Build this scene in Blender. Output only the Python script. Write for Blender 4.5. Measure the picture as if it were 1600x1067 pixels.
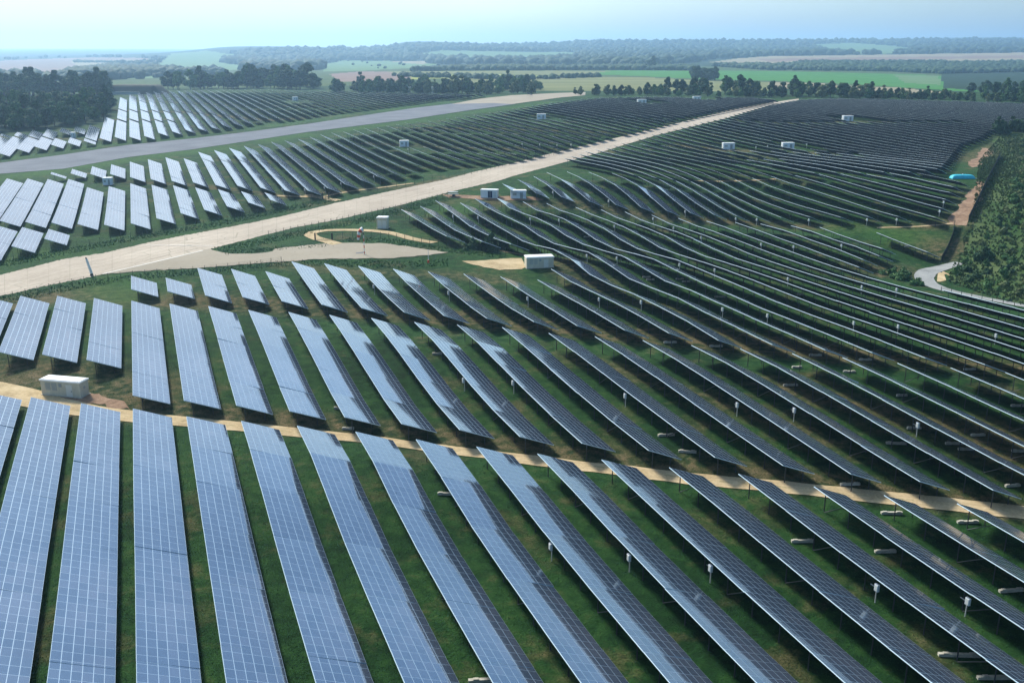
import bpy, bmesh, math, random
import numpy as np
from mathutils import Vector, Matrix, noise as mnoise

for o in list(bpy.data.objects): bpy.data.objects.remove(o)
S = bpy.context.scene
C = S.collection
random.seed(7)
rng = np.random.RandomState(11)

# ------------------------------------------------------------------ camera, sky, sun, exposure
CAMH = 56.0            # eye height above the datum: the photograph is taken from an aircraft
PITCH = 0.294817       # looking down
YAW = 0.363313         # to the right of the panel rows' direction (+Y)
FPX = 1500.0           # focal length in pixels of the 1600 px wide photograph
cam_d = bpy.data.cameras.new('camera'); cam = bpy.data.objects.new('camera', cam_d); C.objects.link(cam)
cam.location = (0, 0, CAMH)
cam.rotation_euler = (math.pi/2 - PITCH, 0, -YAW)
cam_d.sensor_width = 36.0; cam_d.lens = 36.0*FPX/1600.0
cam_d.clip_start = 0.5; cam_d.clip_end = 60000
S.camera = cam

SUN_AZ = math.radians(-14)     # clockwise from +Y
SUN_EL = math.radians(38)
world = bpy.data.worlds.new('World'); S.world = world; world.use_nodes = True
wn = world.node_tree; wn.nodes.clear()
wo = wn.nodes.new('ShaderNodeOutputWorld'); bg = wn.nodes.new('ShaderNodeBackground')
sky = wn.nodes.new('ShaderNodeTexSky'); sky.sky_type = 'NISHITA'; sky.sun_disc = False
sky.sun_elevation = SUN_EL; sky.sun_rotation = SUN_AZ
sky.air_density = 1.0; sky.dust_density = 2.6; sky.ozone_density = 1.2; sky.altitude = 200
hsv = wn.nodes.new('ShaderNodeHueSaturation'); hsv.inputs['Saturation'].default_value = .95
tint = wn.nodes.new('ShaderNodeMix'); tint.data_type = 'RGBA'; tint.blend_type = 'MULTIPLY'
tint.inputs[0].default_value = 1.0; tint.inputs[7].default_value = (0.82, .98, 1.06, 1)
# thin high cloud: soft large-scale brightening of the sky
tcw = wn.nodes.new('ShaderNodeTexCoord'); nzw = wn.nodes.new('ShaderNodeTexNoise'); nzw.inputs['Scale'].default_value = 2.2
nzw.inputs['Detail'].default_value = 5
mpw = wn.nodes.new('ShaderNodeMapping'); mpw.inputs['Scale'].default_value = (1, 1, 4)
rw = wn.nodes.new('ShaderNodeMapRange'); rw.inputs[1].default_value = .3; rw.inputs[2].default_value = .7
rw.inputs[3].default_value = .90; rw.inputs[4].default_value = 1.10
mw = wn.nodes.new('ShaderNodeMix'); mw.data_type = 'RGBA'; mw.blend_type = 'MULTIPLY'; mw.inputs[0].default_value = 1
wl = wn.links
wl.new(tcw.outputs['Generated'], mpw.inputs[0]); wl.new(mpw.outputs[0], nzw.inputs['Vector']); wl.new(nzw.outputs[0], rw.inputs[0])
wl.new(sky.outputs[0], hsv.inputs['Color']); wl.new(hsv.outputs[0], tint.inputs[6]); wl.new(tint.outputs[2], mw.inputs[6])
# bright thin overcast low in the sky towards the sun's side
vd = wn.nodes.new('ShaderNodeVectorMath'); vd.operation = 'DOT_PRODUCT'; vd.inputs[1].default_value = (-0.12, 0.99, 0.03)
rd = wn.nodes.new('ShaderNodeMapRange'); rd.interpolation_type = 'SMOOTHSTEP'; rd.inputs[1].default_value = .84; rd.inputs[2].default_value = 1.0; rd.inputs[4].default_value = .85
mo = wn.nodes.new('ShaderNodeMix'); mo.data_type = 'RGBA'; mo.inputs[7].default_value = (5.5, 5.0, 5.0, 1)
wl.new(tcw.outputs['Generated'], vd.inputs[0]); wl.new(vd.outputs['Value'], rd.inputs[0]); wl.new(rd.outputs[0], mo.inputs[0])
wl.new(rw.outputs[0], mw.inputs[7]); wl.new(mw.outputs[2], mo.inputs[6]); wl.new(mo.outputs[2], bg.inputs[0]); wl.new(bg.outputs[0], wo.inputs[0])
bg.inputs[1].default_value = 0.11

sun_d = bpy.data.lights.new('sun', 'SUN'); sun = bpy.data.objects.new('sun', sun_d); C.objects.link(sun)
sun_d.energy = 3.4; sun_d.angle = math.radians(10); sun_d.color = (1, .965, .90)
sd = Vector((math.sin(SUN_AZ)*math.cos(SUN_EL), math.cos(SUN_AZ)*math.cos(SUN_EL), math.sin(SUN_EL)))
sun.rotation_euler = sd.to_track_quat('Z', 'Y').to_euler(); sun.location = (0, 0, 300)
S.view_settings.view_transform = 'Standard'; S.view_settings.look = 'None'
S.view_settings.gamma = 1; S.view_settings.exposure = 0.75
S.render.engine = 'CYCLES'
S.cycles.max_bounces = 6; S.cycles.volume_bounces = 1
HAZE = 1.25e-4

# ------------------------------------------------------------------ terrain heights (metres), surveyed from the row lattice
CTRL = [(23,65,1.6),(23,98,2.1),(23,121,3.5),(23,128,2.8),(23,182,4.6),(23,190,4.7),(23,217,5.3),(30,63,1.4),(30,96,1.9),(30,116,3.3),(30,123,2.7),(30,177,4.6),(30,186,4.6),(30,225,5.3),(37,60,1.4),(37,93,2.0),(37,111,3.0),(37,118,2.5),(37,173,4.3),(37,181,4.3),(37,222,5.0),(44,58,1.3),(44,90,1.8),(44,107,2.4),(44,114,2.4),(44,168,4.3),(44,175,4.4),(44,217,4.7),(51,103,2.3),(51,109,2.1),(51,164,4.2),(51,172,3.8),(51,213,4.5),(58,98,2.1),(58,103,2.3),(58,159,4.2),(58,167,3.7),(58,208,4.2),(66,93,2.2),(66,98,2.2),(66,154,3.9),(66,160,4.1),(66,203,4.1),(73,87,1.9),(73,93,2.1),(73,149,3.7),(73,156,3.7),(73,198,4.0),(73,230,6.3),(73,286,6.0),(80,83,1.4),(80,89,1.6),(80,144,3.6),(80,151,3.6),(80,193,3.9),(80,221,5.9),(80,247,5.3),(80,261,5.2),(80,290,6.1),(87,78,1.1),(87,84,1.3),(87,140,3.4),(87,147,3.3),(87,202,3.8),(87,219,5.3),(87,229,5.1),(87,243,4.3),(87,258,3.7),(87,297,6.5),(94,80,1.0),(94,135,3.2),(94,142,2.7),(94,147,3.4),(94,174,3.7),(94,198,3.4),(94,204,4.3),(94,211,5.4),(94,226,4.6),(94,238,3.7),(94,253,4.2),(94,293,6.1),(101,130,3.1),(101,137,2.6),(101,137,3.3),(101,158,3.3),(101,171,3.8),(101,192,3.2),(101,205,4.7),(101,219,4.6),(101,234,3.0),(101,249,3.7),(101,299,6.1),(108,125,2.8),(108,147,3.1),(108,170,3.4),(108,188,2.8),(108,201,4.2),(108,215,4.4),(108,226,3.3),(108,235,3.6),(108,254,4.8),(108,297,5.8),(115,120,2.6),(115,157,2.5),(115,181,2.8),(115,195,3.4),(115,212,3.6),(115,221,2.8),(115,237,2.8),(115,250,4.3),(115,292,5.3),(122,116,2.4),(122,167,2.2),(122,192,2.8),(122,206,3.1),(122,218,2.1),(122,233,2.1),(122,247,3.9),(122,266,4.8),(122,289,4.8),(129,111,2.2),(129,177,2.1),(129,204,2.1),(129,215,1.8),(129,229,1.8),(129,242,3.2),(129,281,4.2),(136,187,1.6),(136,215,0.9),(136,224,1.0),(136,235,2.5),(136,277,3.8),(143,197,0.9),(143,226,1.5),(143,274,3.0),(150,206,0.3),(157,216,0.1),(164,226,0.1),(164,259,1.0),(171,237,0.4),(171,254,1.3),(178,203,-1.1),(178,247,1.0),(178,250,0.9),(185,199,-1.5),(185,245,0.9),(185,257,0.6),(192,212,-0.4),(192,240,0.9),(192,249,0.2),(192,267,1.1),(199,244,0.6),(199,277,2.3),(206,209,-2.5),(206,231,-0.8),(206,240,0.8),(206,252,1.7),(206,287,3.2),(214,235,1.3),(214,261,2.7),(214,297,4.9),(221,230,1.7),(221,270,4.1),(221,308,7.3),(228,226,2.4),(228,247,3.5),(228,279,6.2),(228,300,7.4),(235,235,4.5),(235,255,5.8),(235,288,7.8),(235,296,8.4),(242,241,6.2),(242,263,7.0),(242,293,8.7),(249,246,7.4),(249,271,8.3),(249,287,8.8),(256,252,8.2),(256,283,9.4),(263,257,9.0),(263,277,9.8)]
cp, sp, cy, sy = math.cos(PITCH), math.sin(PITCH), math.cos(YAW), math.sin(YAW)
Fv = np.array([sy*cp, cy*cp, -sp]); Rv = np.array([cy, -sy, 0.]); Uv = np.cross(Rv, Fv)
def col_xy(px, D):                      # ground point at forward distance D in the direction of column px
    L = (px-800)/FPX*D/cp
    return D*sy + L*cy, D*cy - L*sy
ANCH = []
for D, z in ((420, 9.5), (520, 11.5), (650, 13.5), (800, 15), (950, 15.5), (1100, 14)):
    for px in (-300, 0, 300, 600, 900, 1200, 1500, 1900):
        x, y = col_xy(px, D)
        if px >= 900: z = {420: 9.2, 520: 13.0, 650: 17.0, 800: 18.6, 950: 17.6, 1100: 14.5}[D]
        ANCH.append((x, y, z - (1.5 if px < 100 and D < 600 else 0)))
for px, D, z in ((0, 300, 6.5), (-300, 300, 7), (200, 300, 6), (400, 300, 6), (600, 330, 7.5), (-300, 150, 3.5), (0, 180, 4.5), (-300, 60, 1.5), (0, 60, 2), (800, 40, 1.5),
                 (800, 320, 7), (1000, 330, 8.5), (1600, 200, 0), (1700, 260, 4), (1600, 300, 8), (1900, 330, 8), (1900, 200, 0), (1500, 30, 1), (300, 110, 3.4), (200, 150, 3.9), (-700, 100, 3), (2400, 150, 1), (2400, 40, 1)):
    x, y = col_xy(px, D); ANCH.append((x, y, z))
P = np.array(CTRL + ANCH, float); PX = P[:, :2]/100.
def _k(r2): return np.where(r2 > 1e-12, .5*r2*np.log(np.maximum(r2, 1e-12)), 0)
n = len(P); A = np.zeros((n+3, n+3))
d2 = ((PX[:, None, :]-PX[None])**2).sum(2); A[:n, :n] = _k(d2) + np.eye(n)*0.0004
A[:n, n] = 1; A[:n, n+1:] = PX; A[n, :n] = 1; A[n+1:, :n] = PX.T
W = np.linalg.solve(A, np.concatenate([P[:, 2], [0, 0, 0]]))
def near_z(x, y):
    q = np.stack([x, y], -1)/100.; out = np.empty(len(x))
    for i in range(0, len(x), 8000):
        qq = q[i:i+8000]; r2 = ((qq[:, None]-PX[None])**2).sum(2)
        out[i:i+8000] = _k(r2)@W[:n] + W[n] + qq@W[n+1:]
    return out
# far country: image row of the ground at given distances, turned into real heights
FXS = [-400, 0, 100, 200, 300, 400, 500, 600, 650, 700, 800, 900, 1000, 1200, 1400, 1600, 2000]
FD = [1000, 1500, 2200, 3000, 4000, 5500, 7500, 11000, 16000]
FY = [[150, 147, 146, 145, 144, 144, 144, 144, 144, 144, 144, 144, 144, 144, 146, 148, 152],
      [138, 134, 130, 128, 127, 126, 123, 121, 121, 121, 122, 123, 124, 127, 130, 133, 135],
      [122, 118, 115, 114, 113, 113, 112, 110, 109, 109, 108, 109, 109, 110, 113, 115, 118],
      [112, 110, 108, 107, 107, 106, 105, 104, 103, 102, 101, 101, 100, 97, 98, 99, 103],
      [102, 100, 97, 96, 94, 95, 96, 95, 94, 93, 91, 90, 89, 86.5, 86, 85, 88],
      [93, 92, 90, 88, 83, 76, 74, 78, 71, 71, 76, 78, 77, 78, 75, 74, 75],
      [86, 85, 84, 84, 83, 74, 76, 76, 67, 66.5, 70, 64, 63, 62.5, 63, 63, 65],
      [81, 80, 79, 79, 80, 80, 80, 80, 78, 76, 74, 73, 72, 66, 61, 60, 62],
      [77.5, 76.5, 76.5, 76.5, 77, 77, 77, 77, 77, 77, 76, 75, 73, 68, 60, 59, 60]]
t_ = (np.array(FY)-533.5)/FPX
FZ = CAMH - np.array(FD)[:, None]*(t_*cp+sp)/(cp-t_*sp)
def cub(a, b, c, d, t): return b + .5*t*(c-a + t*(2*a-5*b+4*c-d + t*(3*(b-c)+d-a)))
LFD = np.log(FD)
def far_z(x, y):
    D = np.maximum(x*sy + y*cy, 1.); L = x*cy - y*sy
    px = 800 + FPX*L*cp/D
    fx = np.interp(px, FXS, np.arange(len(FXS))); fy = np.interp(np.log(D), LFD, np.arange(len(FD)))
    ix = np.clip(fx.astype(int), 0, len(FXS)-2); iy = np.clip(fy.astype(int), 0, len(FD)-2)
    tx, ty = fx-ix, fy-iy
    g = lambda j, i: FZ[np.clip(j, 0, len(FD)-1), np.clip(i, 0, len(FXS)-1)]
    r = [cub(g(iy+j, ix-1), g(iy+j, ix), g(iy+j, ix+1), g(iy+j, ix+2), tx) for j in (-1, 0, 1, 2)]
    return cub(*r, ty)
def hz(x, y):
    x = np.atleast_1d(np.asarray(x, float)); y = np.atleast_1d(np.asarray(y, float))
    D = x*sy + y*cy; out = np.empty(len(x))
    w = np.clip((D-850)/200., 0, 1); w = w*w*(3-2*w)
    m = w < 1; out[:] = 0
    if m.any(): out[m] += (1-w[m])*near_z(x[m], y[m])
    m = w > 0
    if m.any(): out[m] += w[m]*far_z(x[m], y[m])
    return out
def ground(px, py, dz=0.):
    """world point where the ray through a photograph pixel meets the ground raised by dz"""
    px = np.atleast_1d(np.asarray(px, float)); py = np.atleast_1d(np.asarray(py, float))
    d = Fv[None] + Rv[None]*((px-800)/FPX)[:, None] + Uv[None]*((533.5-py)/FPX)[:, None]
    z = np.full(len(px), 8.)
    lo = np.full(len(px), 20.); hi = np.full(len(px), 20000.)
    # march outward then bisect
    ts = np.geomspace(25, 18000, 110); hit = np.full(len(px), ts[-1]); prev = np.full(len(px), ts[0]); done = np.zeros(len(px), bool)
    for t in ts:
        p = d*t; under = (CAMH + p[:, 2] < hz(p[:, 0], p[:, 1]) + dz) & ~done
        hit[under] = t; done |= under; prev[~done] = t
    lo, hi = prev.copy(), hit.copy()
    for _ in range(22):
        m = (lo+hi)/2; p = d*m[:, None]; u = CAMH + p[:, 2] < hz(p[:, 0], p[:, 1]) + dz
        hi = np.where(u, m, hi); lo = np.where(u, lo, m)
    p = d*hi[:, None]
    return np.stack([p[:, 0], p[:, 1], CAMH+p[:, 2]-dz], 1)
def G(px, py, dz=0.): return ground([px], [py], dz)[0]
def dens(pts, step=12.):                # densify an image polyline
    out = []
    for (a, b) in zip(pts[:-1], pts[1:]):
        k = max(1, int(math.hypot(b[0]-a[0], b[1]-a[1])/step))
        out += [(a[0]+(b[0]-a[0])*i/k, a[1]+(b[1]-a[1])*i/k) for i in range(k)]
    return out + [pts[-1]]
def project(x, y, z):
    q = np.stack([x, y, np.asarray(z)-CAMH], -1); w = q@Fv
    return 800+FPX*(q@Rv)/w, 533.5-FPX*(q@Uv)/w, w
def in_poly(x, y, poly):
    x = np.asarray(x); y = np.asarray(y); c = np.zeros(x.shape, bool); m = len(poly)
    for i in range(m):
        x1, y1 = poly[i]; x2, y2 = poly[(i+1) % m]
        if y1 == y2: continue
        cond = ((y1 > y) != (y2 > y)) & (x < (x2-x1)*(y-y1)/(y2-y1)+x1); c ^= cond
    return c

# ------------------------------------------------------------------ object helpers
def tag(o, label=None, cat=None, group=None, kind=None):
    if label: o['label'] = label
    if cat: o['category'] = cat
    if group: o['group'] = group
    if kind: o['kind'] = kind
    return o
def link(name, me, mats=(), parent=None, loc=None):
    if isinstance(me, bpy.types.Mesh):
        for m in mats:
            if m.name not in [q.name for q in me.materials if q]: me.materials.append(m)
    o = bpy.data.objects.new(name, me); C.objects.link(o)
    if parent: o.parent = parent
    if loc is not None: o.location = loc
    return o
def empty(name, loc, rz=0):
    o = bpy.data.objects.new(name, None); C.objects.link(o); o.location = loc; o.rotation_euler = (0, 0, rz)
    o.empty_display_size = .5
    return o
def mesh_from(name, v, f, mi=None, smooth=False):
    me = bpy.data.meshes.new(name); me.from_pydata([tuple(map(float, p)) for p in v], [], [tuple(q) for q in f])
    if mi is not None: me.polygons.foreach_set('material_index', mi)
    if smooth: me.polygons.foreach_set('use_smooth', [True]*len(me.polygons))
    me.update(); return me
class MB:                               # a small mesh builder
    def __init__(s): s.v = []; s.f = []; s.m = []
    def box(s, c, size, rz=0, mi=0, ry=0):
        cx, cy_, cz = c; a, b, h = [q/2 for q in size]; i = len(s.v)
        R = Matrix.Rotation(rz, 3, 'Z') @ Matrix.Rotation(ry, 3, 'Y')
        for dz in (-h, h):
            for dx, dy in ((-a, -b), (a, -b), (a, b), (-a, b)):
                p = R @ Vector((dx, dy, dz)); s.v.append((cx+p.x, cy_+p.y, cz+p.z))
        for q in ((3, 2, 1, 0), (4, 5, 6, 7), (0, 1, 5, 4), (1, 2, 6, 5), (2, 3, 7, 6), (3, 0, 4, 7)):
            s.f.append([i+k for k in q]); s.m.append(mi)
        return s
    def bar(s, p, q, r=.04, n=4, r2=None, mi=0):
        p, q = Vector(p), Vector(q); d = (q-p).normalized(); r2 = r if r2 is None else r2
        u = d.orthogonal().normalized(); w = d.cross(u); i = len(s.v)
        for c, rr in ((p, r), (q, r2)):
            for k in range(n):
                a = 2*math.pi*k/n + math.pi/4; e = c + (u*math.cos(a)+w*math.sin(a))*rr; s.v.append(tuple(e))
        for k in range(n): s.f.append([i+k, i+(k+1) % n, i+n+(k+1) % n, i+n+k]); s.m.append(mi)
        s.f.append([i+k for k in range(n)][::-1]); s.f.append([i+n+k for k in range(n)]); s.m += [mi, mi]
        return s
    def mesh(s, name): return mesh_from(name, s.v, s.f, s.m)
    def build(s, name, mats, parent=None, loc=None): return link(name, s.mesh(name), mats, parent, loc)

# ------------------------------------------------------------------ materials
def mat(name, col, rough=.8, metal=0., spec=.3):
    m = bpy.data.materials.new(name); m.use_nodes = True; b = m.node_tree.nodes['Principled BSDF']
    b.inputs['Base Color'].default_value = (*col, 1); b.inputs['Roughness'].default_value = rough
    b.inputs['Metallic'].default_value = metal; b.inputs['Specular IOR Level'].default_value = spec
    return m
class NT:
    def __init__(s, m): s.t = m.node_tree; s.b = s.t.nodes['Principled BSDF']
    def new(s, t, **k):
        n_ = s.t.nodes.new(t)
        for a, b in k.items(): setattr(n_, a, b)
        return n_
    def L(s, a, b): s.t.links.new(a, b)
    def math(s, op, a, b=None, clamp=False):
        n_ = s.new('ShaderNodeMath', operation=op, use_clamp=clamp)
        for i, q in enumerate((a, b)):
            if q is None: continue
            if isinstance(q, (int, float)): n_.inputs[i].default_value = q
            else: s.L(q, n_.inputs[i])
        return n_.outputs[0]
    def noise(s, scale, detail=4, rough=.55, vec=None, mapscale=None):
        n_ = s.new('ShaderNodeTexNoise'); n_.inputs['Scale'].default_value = scale
        n_.inputs['Detail'].default_value = detail; n_.inputs['Roughness'].default_value = rough
        if vec is None: vec = s.new('ShaderNodeTexCoord').outputs['Object']
        if mapscale:
            mp = s.new('ShaderNodeMapping'); mp.inputs['Scale'].default_value = mapscale; s.L(vec, mp.inputs[0]); vec = mp.outputs[0]
        s.L(vec, n_.inputs['Vector']); return n_.outputs[0]
    def ramp(s, fac, stops):
        r = s.new('ShaderNodeValToRGB'); e = r.color_ramp.elements
        while len(e) > 1: e.remove(e[-1])
        e[0].position = stops[0][0]; e[0].color = (*stops[0][1], 1)
        for p, c in stops[1:]: q = e.new(p); q.color = (*c, 1)
        s.L(fac, r.inputs[0]); return r.outputs[0]
    def mix(s, fac, a, b, mode='MIX'):
        n_ = s.new('ShaderNodeMix', data_type='RGBA', blend_type=mode)
        for i, q in ((0, fac), (6, a), (7, b)):
            if isinstance(q, tuple): n_.inputs[i].default_value = (*q, 1)
            elif isinstance(q, (int, float)): n_.inputs[i].default_value = q
            else: s.L(q, n_.inputs[i])
        return n_.outputs[2]
    def rng(s, v, a, b, c=0., d=1.):
        n_ = s.new('ShaderNodeMapRange'); s.L(v, n_.inputs[0])
        for i, q in enumerate((a, b, c, d)): n_.inputs[i+1].default_value = q
        return n_.outputs[0]
    def bump(s, h, strength=.5, dist=.1):
        n_ = s.new('ShaderNodeBump'); n_.inputs['Strength'].default_value = strength; n_.inputs['Distance'].default_value = dist
        s.L(h, n_.inputs['Height']); s.L(n_.outputs[0], s.b.inputs['Normal'])
M = {}
# grass: greens, straw and bare earth, weights from the "dry" and "lush" attributes of the ground sheet
m = mat('grass', (.05, .1, .03), .95, spec=.1); T = NT(m)
n1 = T.noise(.05, 5); n2 = T.noise(.6, 5); n3 = T.noise(4., 6, .7); n4 = T.noise(.012, 3)
g = T.ramp(T.math('ADD', T.math('MULTIPLY', n1, .5), T.math('MULTIPLY', n2, .5)), [(.33, (.008, .034, .010)), (.45, (.016, .066, .016)), (.56, (.034, .105, .024)), (.68, (.085, .13, .04))])
dry = T.ramp(T.math('ADD', T.math('MULTIPLY', n2, .6), T.math('MULTIPLY', n3, .4)), [(.3, (.060, .066, .026)), (.5, (.145, .125, .055)), (.68, (.29, .21, .115))])
at = T.new('ShaderNodeAttribute', attribute_name='dry'); at2 = T.new('ShaderNodeAttribute', attribute_name='lush')
dm = T.math('MULTIPLY', at.outputs['Fac'], T.rng(T.math('ADD', T.math('MULTIPLY', n2, .5), T.math('MULTIPLY', n1, .5)), .40, .56, .15, 1.3), True)
patch = T.rng(T.noise(.11, 6, .7), .53, .68, 0, .75)
dm = T.math('MAXIMUM', dm, patch, True)
c = T.mix(dm, g, dry)
lush = T.ramp(n2, [(.3, (.030, .095, .018)), (.6, (.065, .16, .030))])
c = T.mix(T.math('MULTIPLY', at2.outputs['Fac'], T.rng(n1, .35, .6, .45, 1.), True), c, lush)
c = T.mix(T.math('MULTIPLY', T.rng(n3, .3, .7, 1, 0), .8), c, (.28, .34, .28), 'MULTIPLY')
T.L(c, T.b.inputs['Base Color']); T.bump(T.math('ADD', n3, n2), .9, .35); M['grass'] = m
def field(name, a, b, ms=(.05, .05, .05), sc=1.):
    m = mat(name, a, .95, spec=.05); T = NT(m); n_ = T.noise(sc, 5, .6, mapscale=ms)
    T.L(T.ramp(n_, [(.3, a), (.7, b)]), T.b.inputs['Base Color']); M[name] = m
field('field_green', (.045, .17, .030), (.075, .22, .045)); field('field_pale_green', (.10, .18, .07), (.15, .23, .10))
field('field_straw', (.24, .21, .13), (.33, .28, .18)); field('field_olive', (.13, .15, .06), (.24, .24, .10), (.004, .03, .05))
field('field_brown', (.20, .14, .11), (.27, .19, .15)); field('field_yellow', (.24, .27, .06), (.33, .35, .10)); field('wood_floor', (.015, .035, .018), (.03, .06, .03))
field('scrub_floor', (.03, .075, .02), (.10, .13, .05), (.08, .08, .08))
# pale concrete
m = mat('concrete_road', (.5, .44, .36), .9, spec=.15); T = NT(m)
n1 = T.noise(.06, 5); n2 = T.noise(1.5, 6, .7); at = T.new('ShaderNodeAttribute', attribute_name='UVMap')
tc = T.new('ShaderNodeTexCoord'); sx = T.new('ShaderNodeSeparateXYZ'); T.L(tc.outputs['UV'], sx.inputs[0])
streak = T.noise(1., 4, .6, vec=tc.outputs['UV'], mapscale=(.9, .02, 1))
c = T.ramp(T.math('ADD', T.math('ADD', T.math('MULTIPLY', n1, .35), T.math('MULTIPLY', n2, .25)), T.math('MULTIPLY', streak, .4)), [(.36, (.32, .26, .195)), (.5, (.45, .375, .285)), (.62, (.55, .465, .36))])
vor = T.new('ShaderNodeTexVoronoi', feature='DISTANCE_TO_EDGE'); vor.inputs['Scale'].default_value = .16; T.L(tc.outputs['Object'], vor.inputs['Vector'])
crk = T.math('MULTIPLY', T.math('LESS_THAN', vor.outputs['Distance'], .018), T.rng(T.noise(.03, 3), .45, .6, 0, 1))
jx = T.math('LESS_THAN', T.math('FRACT', T.math('DIVIDE', sx.outputs[0], 4.)), .03)
jy = T.math('LESS_THAN', T.math('FRACT', T.math('DIVIDE', sx.outputs[1], 6.)), .02)
c = T.mix(T.rng(T.noise(.35, 6, .75), .55, .72, 0, .6), c, (.30, .25, .19))
c = T.mix(T.math('MULTIPLY', T.math('MAXIMUM', T.math('MAXIMUM', jx, jy), crk), .5), c, (.20, .18, .12))
c = T.mix(T.rng(T.noise(.9, 5, .7), .66, .72, 0, .7), c, (.10, .12, .05))
T.L(c, T.b.inputs['Base Color']); T.bump(n2, .2, .02); M['concrete_road'] = m
def gravel(name, a, b, c_, s1=.3, s2=3.):
    m = mat(name, b, .95, spec=.1); T = NT(m); x1 = T.noise(s1, 5); x2 = T.noise(s2, 6, .7)
    T.L(T.ramp(T.math('ADD', T.math('MULTIPLY', x1, .5), T.math('MULTIPLY', x2, .5)), [(.32, a), (.5, b), (.66, c_)]), T.b.inputs['Base Color'])
    T.bump(x2, .5, .05); M[name] = m
gravel('sand_track', (.26, .18, .09), (.50, .375, .205), (.62, .48, .29))
T = NT(M['sand_track']); src = T.b.inputs['Base Color'].links[0].from_socket
tc = T.new('ShaderNodeTexCoord'); sx = T.new('ShaderNodeSeparateXYZ'); T.L(tc.outputs['UV'], sx.inputs[0]); wob = T.math('MULTIPLY', T.math('SUBTRACT', T.noise(.08, 2), .5), .8)
u_ = T.math('ADD', sx.outputs[0], wob)
def near_u(c_, w_): return T.rng(T.math('ABSOLUTE', T.math('SUBTRACT', u_, c_)), 0., w_, 1., 0.)
rut = T.math('MAXIMUM', near_u(.85, .35), near_u(2.55, .35)); mid = T.math('MULTIPLY', near_u(1.7, .45), T.rng(T.noise(.5, 5, .7), .48, .6, 0, 1))
cc = T.mix(T.math('MULTIPLY', rut, .45), src, (.36, .27, .16)); cc = T.mix(T.math('MULTIPLY', mid, .6), cc, (.13, .14, .055)); T.L(cc, T.b.inputs['Base Color'])
gravel('asphalt', (.115, .125, .14), (.165, .175, .19), (.215, .225, .235), .08, 2.)
gravel('grey_track', (.20, .20, .18), (.31, .31, .29), (.40, .39, .35))
gravel('earth', (.13, .08, .05), (.27, .17, .105), (.42, .29, .19), .2, 1.2)
M['line_paint'] = mat('line_paint', (.72, .68, .60), .8)
# solar glass: modules laid out on the UV map in metres
def panel_mat(name):
    m = mat(name, (.02, .03, .06), .10, 0, .5); T = NT(m)
    tc = T.new('ShaderNodeTexCoord'); sx = T.new('ShaderNodeSeparateXYZ'); T.L(tc.outputs['UV'], sx.inputs[0])
    u, v = sx.outputs[0], sx.outputs[1]
    MU, MV = 1.35, 5.5/6
    fu = T.math('FRACT', T.math('DIVIDE', u, MU)); fv = T.math('FRACT', T.math('DIVIDE', v, MV))
    lu = T.math('GREATER_THAN', T.math('ABSOLUTE', T.math('SUBTRACT', fu, .5)), .5-.026/MU)
    lv = T.math('GREATER_THAN', T.math('ABSOLUTE', T.math('SUBTRACT', fv, .5)), .5-.036/MV)
    line = T.math('MAXIMUM', T.math('MULTIPLY', lu, .75), lv)
    # per-module tone
    cmb = T.new('ShaderNodeCombineXYZ'); T.L(T.math('FLOOR', T.math('DIVIDE', u, MU)), cmb.inputs[0]); T.L(T.math('FLOOR', T.math('DIVIDE', v, MV)), cmb.inputs[1])
    wn_ = T.new('ShaderNodeTexWhiteNoise', noise_dimensions='3D'); T.L(cmb.outputs[0], wn_.inputs['Vector'])
    oi = T.new('ShaderNodeObjectInfo'); T.L(oi.outputs['Random'], cmb.inputs[2])
    cell = T.math('LESS_THAN', T.math('FRACT', T.math('DIVIDE', v, MV/6)), .10)
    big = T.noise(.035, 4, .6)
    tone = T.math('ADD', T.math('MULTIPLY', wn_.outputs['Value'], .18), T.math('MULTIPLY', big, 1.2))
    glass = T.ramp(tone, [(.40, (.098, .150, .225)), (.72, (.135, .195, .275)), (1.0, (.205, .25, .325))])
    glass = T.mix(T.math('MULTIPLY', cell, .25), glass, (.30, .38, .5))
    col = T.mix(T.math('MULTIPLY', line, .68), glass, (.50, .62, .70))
    T.L(col, T.b.inputs['Base Color']); T.b.inputs['Metallic'].default_value = .72
    T.L(T.math('ADD', .09, T.math('MULTIPLY', line, .3)), T.b.inputs['Roughness'])
    w1 = T.noise(.5, 2, .5); T.bump(w1, .12, .02)
    M[name] = m
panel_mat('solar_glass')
M['panel_frame'] = mat('panel_frame', (.58, .70, .73), .6, .1)
M['panel_back'] = mat('panel_back', (.010, .024, .055), .7, 0, .15)
m = mat('galvanised_steel', (.055, .06, .062), .6, .3); M['steel'] = m
M['dark_steel'] = mat('dark_steel', (.03, .035, .04), .6, .3)
M['box_white'] = mat('box_white', (.72, .76, .78), .4)
M['box_dark'] = mat('box_dark', (.02, .02, .025), .5)
m = mat('cast_concrete', (.5, .46, .38), .9); T = NT(m); T.L(T.ramp(T.noise(3, 5), [(.3, (.36, .33, .26)), (.7, (.58, .54, .44))]), T.b.inputs['Base Color']); M['cast_concrete'] = m
m = mat('cabin_wall', (.58, .55, .42), .85); T = NT(m)
T.L(T.ramp(T.noise(1.2, 6, .65, mapscale=(1, 1, .35)), [(.3, (.50, .47, .35)), (.7, (.66, .62, .48))]), T.b.inputs['Base Color']); M['cabin_wall'] = m
M['cabin_roof'] = mat('cabin_roof', (.82, .82, .78), .7)
M['cabin_trim'] = mat('cabin_trim', (.66, .66, .58), .7)
M['cabin_louvre'] = mat('cabin_louvre', (.40, .42, .39), .6)
M['door_dark'] = mat('door_dark', (.025, .04, .09), .4)
M['door_grey'] = mat('door_grey', (.32, .35, .34), .5)
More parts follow.
